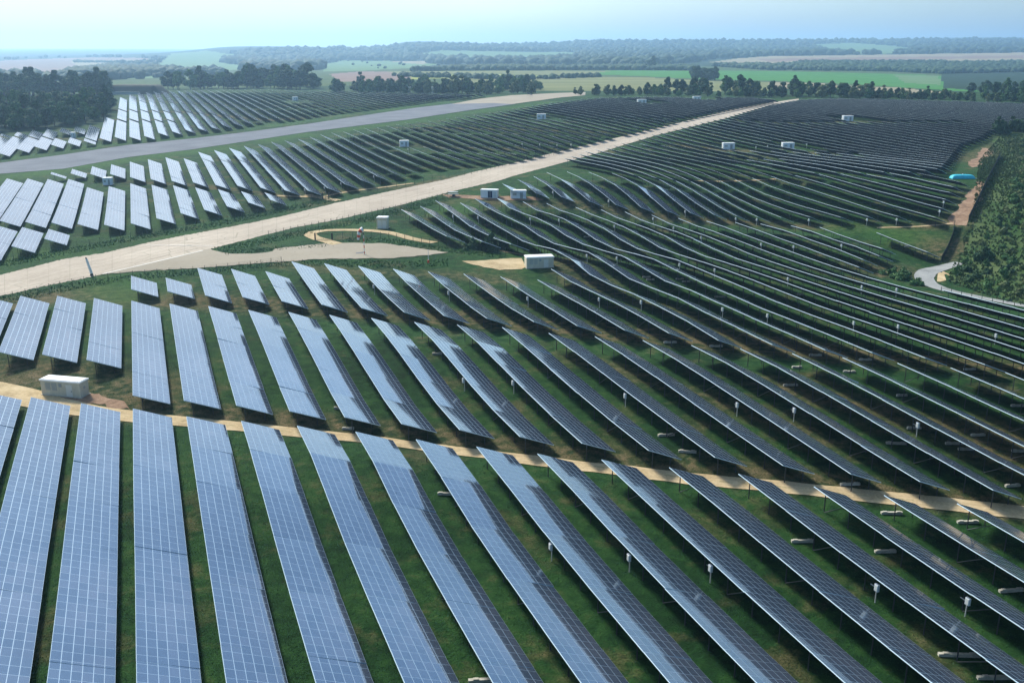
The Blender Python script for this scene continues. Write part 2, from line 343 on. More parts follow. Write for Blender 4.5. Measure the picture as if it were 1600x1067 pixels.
def leaf(name, a, b, c_):
    m = mat(name, b, .8, spec=.15); T = NT(m); oi = T.new('ShaderNodeObjectInfo'); geo = T.new('ShaderNodeNewGeometry')
    x = T.noise(.35, 3, .6)
    f_ = T.math('ADD', T.math('MULTIPLY', geo.outputs['Random Per Island'], .45), T.math('MULTIPLY', x, .55))
    f_ = T.math('ADD', f_, T.math('MULTIPLY', T.math('SUBTRACT', oi.outputs['Random'], .5), .3))
    T.L(T.ramp(f_, [(.25, a), (.5, b), (.78, c_)]), T.b.inputs['Base Color']); M[name] = m
leaf('leaf_dark', (0.024, 0.057, 0.032), (0.049, 0.105, 0.049), (0.095, 0.162, 0.068))
leaf('grass_blade', (.012, .052, .014), (.026, .095, .026), (.055, .14, .04))
leaf('leaf_mid', (0.041, 0.101, 0.038), (0.088, 0.182, 0.061), (0.162, 0.270, 0.095))
leaf('leaf_olive', (0.068, 0.108, 0.047), (0.135, 0.182, 0.074), (0.230, 0.257, 0.115))
m = mat('bark', (.06, .05, .04), .95); M['bark'] = m
M['sock_red'] = mat('sock_red', (.62, .10, .05), .8); M['sock_white'] = mat('sock_white', (.8, .78, .72), .8)
m = mat('tank_skin', (.03, .40, .48), .6); T = NT(m); T.L(T.ramp(T.noise(.8, 4), [(.3, (.025, .38, .48)), (.7, (.05, .52, .62))]), T.b.inputs['Base Color']); M['tank_skin'] = m
M['mesh_dark'] = mat('mesh_dark', (.012, .02, .015), .8); M['wire'] = mat('wire', (.16, .19, .16), .6, .4)
M['post_green'] = mat('post_green', (.05, .08, .05), .6)
# ------------------------------------------------------------------ the ground sheet
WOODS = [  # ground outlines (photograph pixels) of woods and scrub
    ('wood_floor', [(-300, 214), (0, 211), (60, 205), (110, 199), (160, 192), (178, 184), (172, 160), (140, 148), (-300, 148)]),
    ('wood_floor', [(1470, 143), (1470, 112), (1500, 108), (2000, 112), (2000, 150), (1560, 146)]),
    ('scrub_floor', [(1548, 215), (1562, 204), (2000, 195), (2000, 520), (1600, 476), (1540, 455), (1486, 438), (1478, 426), (1500, 408), (1530, 335), (1575, 255)]),
]
FIELDS = [
    ('field_green', [(950, 110.5), (1090, 111), (1200, 111.5), (1300, 113), (1400, 115.5), (1470, 119), (1475, 138), (1540, 143), (1500, 143), (1400, 136), (1300, 130), (1200, 126.5), (1100, 124), (1000, 119), (900, 116)]),
    ('field_pale_green', [(1395, 117), (1468, 119.5), (1468, 133), (1415, 130)]),
    ('field_straw', [(1290, 133), (1400, 137), (1480, 145), (1400, 148), (1290, 142)]),
    ('field_straw', [(1195, 128), (1290, 131), (1290, 140), (1195, 138)]),
    ('field_yellow', [(636, 119), (690, 116.5), (770, 117), (870, 119.5), (810, 122.5), (640, 124)]),
    ('field_olive', [(600, 112), (800, 111), (960, 111), (900, 118), (700, 116), (620, 118)]),
    ('field_olive', [(700, 122), (870, 121), (1000, 121), (1090, 126), (1200, 129), (1200, 143), (700, 141)]),
    ('field_brown', [(515, 116), (560, 112.5), (605, 112), (645, 122), (600, 130), (530, 128)]),
    ('field_straw', [(1105, 98), (1150, 92), (1200, 88.5), (1335, 86.5), (1600, 82.5), (1800, 82), (1800, 93), (1540, 96), (1340, 96.5), (1280, 99.5), (1200, 99)]),
    ('field_brown', [(1180, 92), (1330, 90), (1600, 87), (1600, 91), (1330, 95), (1200, 97)]),
    ('field_brown', [(-200, 104), (50, 93), (140, 90), (225, 91), (250, 96), (190, 100), (150, 108), (105, 117), (-200, 118)]),
    ('field_pale_green', [(250, 99), (268, 84), (325, 79.5), (372, 87), (345, 98), (420, 108), (300, 112), (240, 106)]),
    ('field_straw', [(110, 96), (200, 93.5), (260, 97), (200, 101), (120, 103)]),
    ('field_pale_green', [(500, 102), (535, 95), (620, 96), (690, 101), (640, 107), (560, 111), (505, 112)]),
    ('field_pale_green', [(655, 84), (690, 79.5), (800, 81), (900, 82.5), (905, 93), (800, 95), (700, 93), (640, 89)]),
    ('field_straw', [(600, 96), (680, 95.5), (660, 101)]),
    ('field_pale_green', [(1258, 70), (1330, 67.5), (1385, 71), (1440, 78), (1385, 84.5), (1330, 85), (1290, 79)]),
    ('field_straw', [(985, 70), (1080, 69), (1070, 71.5), (1000, 72)]),
    ('field_pale_green', [(60, 118), (120, 104), (270, 108), (250, 122), (120, 125)]),
]
rs = [4.]
while rs[-1] < 17500:
    r = rs[-1]
    rs.append(r*(1.10 if r < 30 else 1.013 if r < 1000 else 1.028 if r < 7000 else 1.06) + .01)
rs = np.array(rs)
azd = list(np.arange(-180, -60, 6.)) + list(np.arange(-60, -16, 1.5)) + list(np.arange(-16, 62, .15)) + list(np.arange(62, 110, 1.5)) + list(np.arange(110, 180, 6.))
az = np.radians(azd); NA, NR = len(az), len(rs)
gx = (rs[:, None]*np.sin(az)[None]).ravel(); gy = (rs[:, None]*np.cos(az)[None]).ravel()
Dg = gx*sy+gy*cy
inside = (np.abs(np.degrees(az)-math.degrees(YAW))[None].repeat(NR, 0).ravel() < 75)
gz = np.zeros(len(gx)); gz[inside] = hz(gx[inside], gy[inside])
# behind and far to the side of the camera the ground simply runs on
gz[~inside] = 2.0
a_ = np.degrees(az)[None].repeat(NR, 0).ravel(); off = np.abs(a_-math.degrees(YAW))
w_ = np.clip((off-48)/26., 0, 1); gz = gz*(1-w_) + w_*(2+ (np.clip(rs, 200, 3000)[:, None].repeat(NA, 1).ravel()-200)*.004)
center = len(gx); V = np.stack([gx, gy, gz], 1); V = np.vstack([V, [[0, 0, 2.]]])
i0 = np.arange(NR-1)[:, None]*NA; j = np.arange(NA)[None]; j2 = (j+1) % NA
quads = np.stack([i0+j, i0+j2, i0+NA+j2, i0+NA+j], -1).reshape(-1, 4)[:, ::-1]
fc = V[quads].mean(1)
me = bpy.data.meshes.new('ground'); tris = [(center, q+1 if q+1 < NA else 0, q) for q in range(NA)]
nq = len(quads); me.vertices.add(len(V)); me.vertices.foreach_set('co', V.astype(np.float32).ravel())
loops = np.concatenate([quads.ravel(), np.array(tris).ravel()]); me.loops.add(len(loops)); me.loops.foreach_set('vertex_index', loops.astype(np.int32))
ls = np.concatenate([np.arange(nq)*4, nq*4+np.arange(len(tris))*3]); lt = np.concatenate([np.full(nq, 4), np.full(len(tris), 3)])
me.polygons.add(nq+len(tris)); me.polygons.foreach_set('loop_start', ls.astype(np.int32))
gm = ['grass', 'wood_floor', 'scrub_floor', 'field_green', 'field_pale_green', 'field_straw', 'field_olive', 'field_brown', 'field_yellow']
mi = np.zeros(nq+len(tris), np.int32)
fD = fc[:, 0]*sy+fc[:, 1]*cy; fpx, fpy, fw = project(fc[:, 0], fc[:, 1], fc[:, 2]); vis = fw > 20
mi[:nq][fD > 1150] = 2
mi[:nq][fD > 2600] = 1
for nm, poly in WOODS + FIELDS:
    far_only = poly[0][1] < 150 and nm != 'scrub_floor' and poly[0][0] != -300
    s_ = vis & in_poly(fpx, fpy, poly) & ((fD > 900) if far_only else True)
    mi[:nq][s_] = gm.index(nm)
me.polygons.foreach_set('material_index', mi); me.polygons.foreach_set('use_smooth', np.ones(nq+len(tris), bool))
me.update(calc_edges=True); me.validate()
for q in gm: me.materials.append(M[q])
FIELD_FACE = mi
# dry strips, worn ground and lush verges
def world_line(pts, dz=0.):
    p = dens(pts, 10); a = ground([q[0] for q in p], [q[1] for q in p], dz); return a
DRY = [([(205, 466), (326, 472), (451, 480), (580, 489), (715, 498), (858, 510), (1004, 523), (1157, 538), (1317, 552), (1485, 569), (1620, 584)], 5.5, 1.),
       ([(150, 600), (210, 633), (380, 652), (556, 667), (745, 690), (940, 712), (1155, 736), (1380, 766), (1600, 797)], 3.6, 1.),
       ([(0, 482), (60, 470), (120, 455), (180, 462)], 5., .9), ([(120, 625), (170, 640)], 6., 1.),
       ([(0, 585), (60, 590), (140, 600), (190, 610)], 9., 1.), ([(440, 415), (560, 425), (700, 430), (800, 440)], 3., .6),
       ([(890, 318), (1000, 336), (1100, 345), (1250, 354), (1400, 356), (1480, 350)], 3.6, .9), ([(170, 283), (300, 289), (430, 305), (530, 300)], 2.5, 1.),
       ([(700, 318), (800, 316), (900, 322), (980, 334)], 3.5, .8),
       ([(340, 250), (500, 257), (640, 263), (740, 262)], 3., .6), ([(570, 224), (700, 231), (860, 234), (960, 238)], 3.5, 1.), ([(620, 200), (800, 202), (900, 206), (985, 209)], 3., 1.),
       ([(0, 600), (60, 470)], 0.1, 0), ([(420, 312), (500, 300), (640, 292), (760, 268), (900, 240)], 3.5, .8),
       ([(0, 214), (120, 218), (190, 219)], 3., 1.), ([(175, 187), (270, 187)], 4., 1.), ([(170, 172), (290, 176), (420, 188), (560, 180)], 5., 1.), ([(220, 158), (400, 166), (560, 165)], 4., .8),
       ([(1060, 228), (1110, 234), (1230, 239), (1290, 240)], 5., 1.), ([(1150, 187), (1220, 192), (1320, 191), (1450, 190)], 4., 1.), ([(1105, 281), (1180, 283), (1270, 279)], 2.5, .8),
       ([(1500, 250), (1560, 235), (1600, 210)], 10, .6), ([(1425, 378), (1455, 388), (1478, 398)], 6, 1.), ([(1495, 380), (1485, 400)], 4, .9), ([(1380, 430), (1365, 415), (1340, 412)], 3, 1.), ([(1350, 420), (1420, 425)], 7, .7), ([(1530, 300), (1510, 350), (1560, 340)], 8, .55),
       ([(1560, 690), (1640, 730)], 8, .9), ([(900, 440), (1000, 470), (1100, 500)], 3, .6), ([(1200, 600), (1400, 650), (1600, 700)], 4, .7), ([(900, 560), (1100, 620), (1300, 690)], 3, .6), ([(1120, 520), (1300, 545), (1500, 575)], 4, .8), ([(870, 405), (920, 440)], 6., .8), ([(1140, 246), (1180, 246)], 9, .6)]
LUSH = [([(0, 248), (200, 222), (400, 199), (560, 178), (700, 159)], 7, .8), ([(0, 280), (200, 250), (330, 234), (470, 212), (640, 190), (740, 176), (860, 160)], 8, .95),
        ([(80, 392), (200, 372), (300, 352)], 12, .5), ([(150, 440), (205, 462)], 7, .9), ([(1330, 360), (1400, 372)], 9, .9), ([(270, 640), (640, 690), (1000, 730)], .1, 0),
        ([(820, 395), (870, 395)], 5, .8), ([(690, 390), (800, 400)], 5, .6), ([(700, 335), (730, 320)], 5, .8)]
def mask(lines):
    out = np.zeros(len(V)); vpx, vpy, vw = project(V[:, 0], V[:, 1], V[:, 2])
    for pts, wd, st in lines:
        if st <= 0: continue
        a = world_line(pts)
        lo_ = a[:, :2].min(0)-wd*3; hi_ = a[:, :2].max(0)+wd*3
        idx = np.where((V[:, 0] > lo_[0]) & (V[:, 0] < hi_[0]) & (V[:, 1] > lo_[1]) & (V[:, 1] < hi_[1]))[0]
        if not len(idx): continue
        q = V[idx, :2]; best = np.full(len(idx), 1e9)
        for p0, p1 in zip(a[:-1, :2], a[1:, :2]):
            e = p1-p0; t = np.clip(((q-p0)@e)/max(1e-9, e@e), 0, 1); best = np.minimum(best, np.hypot(*(q-p0-t[:, None]*e).T))
        out[idx] = np.maximum(out[idx], st*np.clip(1.5-best/wd, 0, 1))
    return out
for nm, lines in (('dry', DRY), ('lush', LUSH)):
    at_ = me.attributes.new(nm, 'FLOAT', 'POINT'); at_.data.foreach_set('value', mask(lines).astype(np.float32))
gobj = tag(link('ground', me), kind='structure')
print('ground', len(V))

# ------------------------------------------------------------------ roads and tracks, draped as sheets
def drape(name, mat_, rows, lift=.05, kind='structure', width_m=None):
    """rows: list of point rows (world xy arrays) across; each same length"""
    nr, nc = len(rows), len(rows[0]); xy = np.array(rows)[..., :2].reshape(-1, 2); z = hz(xy[:, 0], xy[:, 1])
    D = xy[:, 0]*sy+xy[:, 1]*cy; z = z + lift + np.maximum(0, D-300)*.00018
    f = [(i*nc+j_, i*nc+j_+1, (i+1)*nc+j_+1, (i+1)*nc+j_) for i in range(nr-1) for j_ in range(nc-1)]
    me_ = mesh_from(name, np.column_stack([xy, z]), f, smooth=True)
    uv = me_.uv_layers.new(name='UVMap'); A_ = np.array(rows)[..., :2]
    ulen = np.concatenate([[0], np.cumsum(np.hypot(*np.diff(A_[:, nc//2], axis=0).T))])
    for li, l in enumerate(me_.loops):
        i, j_ = divmod(l.vertex_index, nc)
        uv.data[li].uv = (float(np.hypot(*(A_[i, j_]-A_[i, 0]))), float(ulen[i]))
    if me_.polygons[0].normal.z < 0: me_.flip_normals()
    return tag(link(name, me_, [mat_]), kind=kind)
def strip(name, mat_, up, lo, lift=.05, nacross=8, step=6, jit=0.):
    """a band between two image polylines that share their x positions"""
    xs = np.arange(max(up[0][0], lo[0][0]), min(up[-1][0], lo[-1][0])+.1, step)
    yu = np.interp(xs, *zip(*up)); yl = np.interp(xs, *zip(*lo)); U_ = ground(xs, yu); L_ = ground(xs, yl)
    rows = []
    for k, (a, b) in enumerate(zip(U_, L_)):
        j1, j2_ = (rng.rand()-.5)*jit, (rng.rand()-.5)*jit; d = (b-a)/max(.1, np.hypot(*(b-a)[:2]))
        a2, b2 = a+d*j1, b+d*j2_; rows.append([a2+(b2-a2)*t for t in np.linspace(0, 1, nacross)])
    return drape(name, mat_, rows, lift)
def ribbon(name, mat_, pts, width, lift=.06, nacross=4, jit=.25, widths=None):
    a = world_line(pts)[:, :2]
    # resample every ~2.5 m
    s = np.concatenate([[0], np.cumsum(np.hypot(*np.diff(a, axis=0).T))]); q = np.arange(0, s[-1], 2.5)
    a = np.stack([np.interp(q, s, a[:, 0]), np.interp(q, s, a[:, 1])], 1)
    for _ in range(4): a[1:-1] = (a[:-2]+2*a[1:-1]+a[2:])/4
    t = np.gradient(a, axis=0); t /= np.maximum(1e-6, np.hypot(*t.T))[:, None]; nn = np.stack([-t[:, 1], t[:, 0]], 1)
    wv = np.full(len(a), width) if widths is None else np.interp(q, np.linspace(0, s[-1], len(widths)), widths)
    rows = [[a[i] + nn[i]*(wv[i]*u + (rng.rand()-.5)*jit*(abs(u) > .49)) for u in np.linspace(-.5, .5, nacross)] for i in range(len(a))]
    return drape(name, mat_, rows, lift)
def patch(name, mat_, poly, lift=.05, cell=2.5, jit=.8):
    p = dens(poly+[poly[0]], 8); a = ground([q[0] for q in p], [q[1] for q in p])[:-1, :2]
    a = a + (rng.rand(*a.shape)-.5)*jit
    bm = bmesh.new(); vs = [bm.verts.new((x, y, 0)) for x, y in a]; f = bm.faces.new(vs)
    bmesh.ops.triangulate(bm, faces=[f])
    for _ in range(4):
        le = [e for e in bm.edges if e.calc_length() > cell*1.6]
        if not le: break
        bmesh.ops.subdivide_edges(bm, edges=le, cuts=1); bmesh.ops.triangulate(bm, faces=bm.faces[:])
    co = np.array([v.co[:] for v in bm.verts]); z = hz(co[:, 0], co[:, 1])+lift
    for v, q in zip(bm.verts, z): v.co.z = q
    me_ = bpy.data.meshes.new(name); bm.to_mesh(me_); bm.free()
    if sum(p_.normal.z for p_ in me_.polygons) < 0: me_.flip_normals()
    return tag(link(name, me_, [mat_]), kind='structure')
ROAD_UP = [(-150, 452), (0, 430), (100, 405), (160, 396), (240, 377.5), (300, 366), (400, 347), (450, 336), (525, 317.5), (630, 295), (700, 280), (737, 270), (800, 255.5), (875, 237), (950, 219), (1050, 195), (1150, 170), (1200, 161.5), (1250, 154.5)]
ROAD_LO = [(-150, 486), (0, 463), (75, 446), (137, 434), (200, 420), (250, 408.5), (330, 389), (400, 371), (460, 356), (525, 344), (625, 321), (700, 301), (782, 282), (800, 276), (875, 256), (930, 241), (975, 227), (1025, 212), (1132, 186), (1200, 166.5), (1250, 156.5)]
strip('runway', M['concrete_road'], ROAD_UP, ROAD_LO, .05, 12, 3, .9)
patch('apron', M['concrete_road'], [(158, 429.5), (200, 419.5), (250, 408), (330, 388.5), (333, 391), (345, 395), (362, 397), (400, 397), (427, 393.5), (431, 389), (520, 380), (545, 380), (600, 381), (640, 386), (662, 390), (700, 395), (680, 398), (612, 404), (500, 405.5), (400, 412), (312, 419.5), (250, 422.5), (200, 426)], .11)
ribbon('runway_line', M['line_paint'], [(160, 429), (200, 419.7), (250, 408.3), (328, 389.5)], .45, .13, 2, .1)
ribbon('runway_line', M['line_paint'], [(228, 384), (260, 384), (300, 384.5), (345, 385)], .35, .15, 2, .1)
DK_UP = [(-150, 272), (0, 255), (100, 242), (200, 227), (300, 217), (400, 205), (482, 194), (575, 180), (650, 169), (712, 162), (760, 161.5), (805, 160)]
DK_LO = [(-150, 292), (0, 272), (100, 264), (200, 246), (300, 234), (400, 219), (475, 207.5), (575, 195), (637, 187.5), (725, 174), (805, 163)]
strip('taxiway', M['asphalt'], DK_UP, DK_LO, .05, 8, 5, .3)
patch('taxiway_end', M['concrete_road'], [(706, 163), (750, 154.7), (800, 149.5), (870, 146), (915, 144.5), (915, 149.5), (875, 153), (800, 163.2), (770, 161.8), (740, 162.4)], .14, 8., 1.)
# sandy tracks
ribbon('sandy_track', M['sand_track'], [(-60, 604), (0, 611), (45, 622), (100, 637), (200, 651), (290, 659.5), (380, 667), (450, 675), (550, 683), (650, 697), (725, 706), (800, 716), (925, 730), (1075, 748), (1200, 759), (1325, 772), (1450, 785), (1550, 795), (1680, 812)], 3.6, .08, 5, .28, [7, 6, 4.2, 3.6, 3.4, 3.4, 3.3, 3.3, 3.3, 3.4, 3.6, 3.6, 3.8])
ribbon('gravel_path', M['sand_track'], [(528, 382), (505, 376), (486, 371), (480, 366), (490, 361.5), (520, 359.5), (560, 360), (600, 362), (622, 367), (645, 375), (680, 380)], 3.4, .12, 4, .3)
patch('sandy_yard', M['sand_track'], [(721, 409), (760, 407), (800, 404), (815, 404), (822, 418), (815, 421), (781, 422), (758, 418)], .08, 2., .6)
ribbon('gravel_path', M['sand_track'], [(778, 391), (800, 396), (830, 400)], 2.6, .09, 4, .5)
ribbon('gravel_path', M['sand_track'], [(480, 305), (500, 309.5), (530, 314)], 3., .1, 4, .4)
ribbon('gravel_path', M['sand_track'], [(505, 308), (540, 300), (600, 293), (650, 286)], 1.6, .08, 3, .4)
ribbon('gravel_path', M['sand_track'], [(428, 306), (470, 308), (500, 308)], 2., .08, 3, .4)
patch('earth_yard', M['earth'], [(690, 304), (745, 306), (835, 308), (850, 313), (790, 314), (700, 309)], .06, 2.5, .8)
ribbon('gravel_path', M['sand_track'], [(1085, 283), (1130, 284), (1180, 282), (1215, 280)], 1.2, .08, 3, .3)
ribbon('gravel_path', M['sand_track'], [(1370, 356), (1420, 355), (1480, 351), (1496, 348)], 1., .08, 3, .3)
ribbon('dirt_path', M['earth'], [(1493, 352), (1505, 335), (1518, 315), (1528, 296), (1532, 284)], 4.5, .07, 5, 1.6, [6, 5.5, 5, 3, 1.5])
ribbon('dirt_path', M['earth'], [(1520, 262), (1524, 252), (1535, 245), (1543, 236), (1535, 231)], 4., .07, 4, 1.6, [2, 5, 3, 6, 2])
0 and patch('earth_patch', M['earth'], [(1425, 388), (1462, 380), (1478, 386), (1470, 398), (1450, 402), (1440, 396)], .06, 2.5, 2)
patch('earth_patch', M['sand_track'], [(1487, 432), (1480, 428), (1473, 424), (1478, 438), (1470, 441), (1462, 440), (1468, 425)], .06, 2.5, .8)
ribbon('access_road', M['grey_track'], [(1500, 411), (1470, 418), (1445, 427), (1441, 434), (1452, 445), (1475, 454), (1520, 463), (1560, 471), (1650, 487)], 4.5, .1, 4, .3, [3.5, 4.6, 5, 5.2, 4.6, 3.6, 3.2, 3, 3])
patch('earth_patch', M['earth'], [(140, 612), (165, 618), (195, 628), (205, 640), (150, 632), (100, 628), (60, 621), (90, 618)], .05, 2, 1.2)

# ------------------------------------------------------------------ rows of solar panels
X0, PITCHM, PW, TILT, ZH = -5.0, 7.05, 5.5, math.radians(22), 3.2
CT_, ST_ = math.cos(TILT), math.sin(TILT)
def tips(l): return [(x-.084*(y-78), y-.035*(y-78)) for x, y in l]
b1far = [(-330, 583), (-120, 602), (-25, 612), (50, 620.5), (129, 630), (210, 638), (292, 650), (380, 657), (467, 664), (556, 672), (650, 684), (745, 695), (840, 707), (940, 717), (1045, 730), (1155, 740), (1270, 758), (1380, 772), (1495, 785), (1620, 802)]
b2near = [(208.5, 617), (287.5, 625), (369.5, 632.5), (452.5, 640), (539, 650), (628, 660), (719, 670), (812.5, 680), (909, 692), (1013, 703), (1117, 714), (1222.5, 725), (1329, 739), (1437.5, 751), (1552.5, 765), (1670, 780)]
b2far = list(zip([205.5, 265, 326, 388, 451, 515, 580, 647.5, 715, 785, 857.5, 930, 1004, 1079, 1157, 1237.5, 1317, 1401, 1485, 1572.5, 1660, 1755], [470, 474, 478, 484, 487.5, 491, 497, 502, 506, 511, 519, 525, 531, 537.5, 544, 551, 558, 566.5, 573.5, 581, 589, 598]))
b3near = list(zip([206, 262, 321, 380, 441, 503, 566, 632, 694, 761, 835, 902.5, 976, 1045, 1122, 1197.5, 1275, 1352, 1432, 1515, 1600, 1700], [452, 455, 461, 463.5, 470, 475, 481, 486.5, 492, 497, 502, 508, 515, 520, 531, 537, 545, 549, 556, 566, 575, 587]))
b3far = list(zip([205.5, 260, 310, 361.5, 415, 455.5, 507, 560, 614, 669, 724.5, 782, 840, 861], [431, 434, 418, 420, 423.5, 408, 411, 415.5, 420, 424.5, 428, 432, 436, 420]))
dfar = [(627, 327), (657, 322), (680, 313), (719.5, 316), (742, 310), (777, 311), (817, 315), (854, 318), (900, 324), (939, 327), (976, 331), (1020, 336), (1062, 341), (1104, 346), (1149, 347), (1191, 349.5), (1236, 352), (1281, 354)]
efar = [(773, 293.5), (789, 286), (810, 281), (830, 277.5), (847, 271), (865, 267.5), (899, 270), (926, 269), (960, 271), (994, 275), (1027, 279), (1062, 282), (1097, 283), (1132, 281.5), (1170, 279.5), (1204, 276.5), (1243, 276), (1280, 273), (1313, 272), (1354, 273), (1390, 271), (1432, 271)]
enear = tips([(815, 306), (841, 308.5), (878, 312), (928, 322.5), (966, 327), (1006, 331.5), (1047, 337), (1087, 340.5), (1128, 343.5), (1167, 346), (1212, 348), (1251, 349.5), (1297, 350), (1340, 350), (1385, 349), (1432, 349)]) + [(1462, 342), (1471, 327), (1477, 313), (1484, 302), (1489, 293), (1499, 285)]
ffar = [(845, 258), (870, 252), (886, 245), (904, 241), (915, 236), (930, 234), (946, 231), (975, 222), (1025, 208), (1132, 183), (1200, 163), (1250, 155.5), (1300, 153.5), (1400, 155), (1500, 158), (1600, 161), (1750, 165)]
fnear = [(899, 268), (926, 267), (960, 269), (994, 273), (1027, 277), (1062, 280), (1097, 281), (1132, 279.5), (1170, 277.5), (1204, 274.5), (1243, 274), (1280, 271), (1313, 270), (1354, 271), (1390, 269), (1432, 269), (1470, 263), (1474, 256.5), (1480, 251.5), (1483, 246.5), (1486, 242.5), (1488, 239), (1500, 225), (1530, 215), (1545, 205), (1600, 190), (1700, 182)]
h1far = [(3, 279), (40, 279), (76, 280), (109, 280), (143, 282), (172, 285), (205, 287), (237.5, 289), (271, 290), (304, 293), (339, 296), (372.5, 299), (410, 301)]
h1near = [(-30, 344), (6, 345), (45, 347), (84, 348), (124, 350), (164, 351), (205, 349), (245, 341), (284, 333), (318, 328), (352, 323), (393, 316), (428, 312)]
h2far = [(81, 269), (114, 264), (144, 260), (174, 257), (202, 253), (229, 249.5), (256, 246), (284, 248), (311, 248), (339, 250), (367.5, 250.5), (400, 253), (426, 254), (455, 255), (482, 256), (513, 257), (542, 258), (574, 259), (604, 260), (635, 261)]
h2near = [(81, 272), (110, 271), (141, 272), (172.5, 276), (203, 277), (235, 280), (267.5, 282.5), (301, 285), (332.5, 289), (367.5, 290), (403, 293), (437, 297), (473, 299), (504, 296), (531, 290), (555, 284), (580, 279), (602, 273), (625, 269), (648, 265)]
h3far = [(306, 238), (330, 235.5), (353, 232), (375.5, 229), (400, 226), (419, 222.5), (439, 220), (461, 218), (479, 215), (497, 211), (515, 208), (534, 206), (552, 202.5), (569, 200.5), (587.5, 200), (637, 191), (657, 190), (676, 189), (700, 185), (742, 180), (800, 171), (850, 162), (900, 156), (935, 152.5), (1000, 151), (1100, 151), (1200, 152.5), (1240, 153)]
h3near = [(311, 247), (339, 249), (367.5, 249.5), (400, 252), (426, 253), (455, 254), (482, 255), (513, 256), (542, 257), (574, 258), (604, 259), (635, 259), (655, 256), (683, 256), (703, 252), (753, 249), (785, 245), (800, 244), (832, 237), (862, 230), (900, 221), (950, 210), (1000, 199), (1050, 186), (1150, 165), (1200, 157), (1240, 153)]
nnear = [(-80, 252), (14, 234.5), (41, 230), (67, 228), (93, 224.5), (117.5, 222), (142, 219), (165, 214), (187, 214.5), (207, 214), (229.5, 212.5), (251, 207), (272, 205.5), (300, 202), (330, 199), (375, 192), (400, 187), (440, 184), (505, 174), (540, 170), (575, 166), (600, 163), (645, 158), (680, 153), (750, 148)]
nfar = [(-80, 216), (14, 208), (60, 203), (100, 200), (140, 196), (160, 191), (174, 188), (178, 160), (186, 153), (200, 148), (230, 143.5), (260, 142), (300, 140.5), (400, 140), (500, 142), (600, 144.5), (700, 146.5), (760, 147)]
BLOCKS = [  # name, first row, last row, far edge, near edge, where it is
    ('A', -6, 15, b1far, [(-600, 1230), (2600, 1230)], 'from left before the sandy track'),
    ('B', 0, 21, b2far, b2near, 'from left just behind the sandy track'),
    ('L', -5, -1, [(-60, 463), (-25, 463), (35, 462.5), (92.5, 462.5), (149, 466)], [(-110, 540), (-35, 547), (0, 550), (67.5, 554), (137, 562)], 'from left above the leftmost cream cabin'),
    ('C', 0, 13, b3far, b3near, 'from left in the block bordering the apron'),
    ('D', 14, 24, dfar, b3near, 'from left through the dip right of the sandy yard'),
    ('D1', 11, 13, dfar, tips([(715, 377), (773, 386), (821, 390)]), 'from left on the slope behind the sandy yard'),
    ('D2', 25, 28, dfar, [(1340, 419), (1350, 403), (1382, 398), (1378, 385)], 'from left ending left of the curving grey road'),
    ('D3', 25, 25, [(1460, 452), (1500, 452)], [(1900, 580), (1960, 580)], 'nearest below the curving grey road'),
    ('D4', 30, 30, [(1368, 365), (1400, 365)], [(1447, 394), (1480, 394)], 'standing alone on the grass near the dark fence'),
    ('E', 17, 38, efar, enear, 'from left right of the two runway cabins'),
    ('F', 24, 112, ffar, fnear, 'in the far field right of the pale runway'),
    ('H0', -6, -3, [(-50, 350), (-5, 352), (37.5, 355), (77.5, 358)], [(-90, 405), (-35, 396), (21, 384), (72, 372.5)], 'from left beside the far runway verge'),
    ('H1', -6, 6, h1far, h1near, 'from left in the bright block beyond the runway'),
    ('H2', -4, 15, h2far, h2near, 'from left between grey taxiway and bright block'),
    ('H3', 4, 62, h3far, h3near, 'in the long block between the taxiway and the runway'),
    ('N', -9, 45, nfar, nnear, 'beyond the grey taxiway'),
]
fnear = [(x, y-(2.2 if x < 1440 else 0)) for x, y in fnear]
GAPS = [('F', [(1000, 224), (1100, 231), (1250, 237), (1330, 239)], 3.2), ('F', [(1150, 187), (1220, 190), (1320, 189), (1500, 189)], 4.), ('F', [(1138, 247), (1165, 247), (1195, 246)], 7.),
        ('H3', [(560, 220), (625, 227.5), (700, 228.5), (800, 229), (860, 232), (960, 236)], 3.), ('H3', [(620, 198), (700, 200), (800, 200), (900, 204), (985, 207)], 3.),
        ('H3', [(800, 184), (900, 186), (1050, 184)], 2.), ('N', [(-40, 212), (60, 213), (115, 214.5), (150, 217)], 2.5),
        ('N', [(172, 186), (260, 187)], 5.), ('N', [(175, 170), (290, 174), (420, 185)], 5.), ('N', [(220, 157), (400, 164), (560, 163)], 4.)]
def yfun(pts, dz=ZH):
    a = ground([p[0] for p in pts], [p[1] for p in pts], dz); o_ = np.argsort(a[:, 0]); X, Y = a[o_, 0], a[o_, 1]
    def f(x):
        if x < X[0]: return Y[0] + (Y[1]-Y[0])/max(1., X[1]-X[0])*(x-X[0]) if x > X[0]-30 else Y[0]
        if x > X[-1]: return Y[-1] + (Y[-1]-Y[-2])/max(1., X[-1]-X[-2])*(x-X[-1]) if x < X[-1]+30 else Y[-1]
        return float(np.interp(x, X, Y))
    return f, (X[0], X[-1])
SEG = []
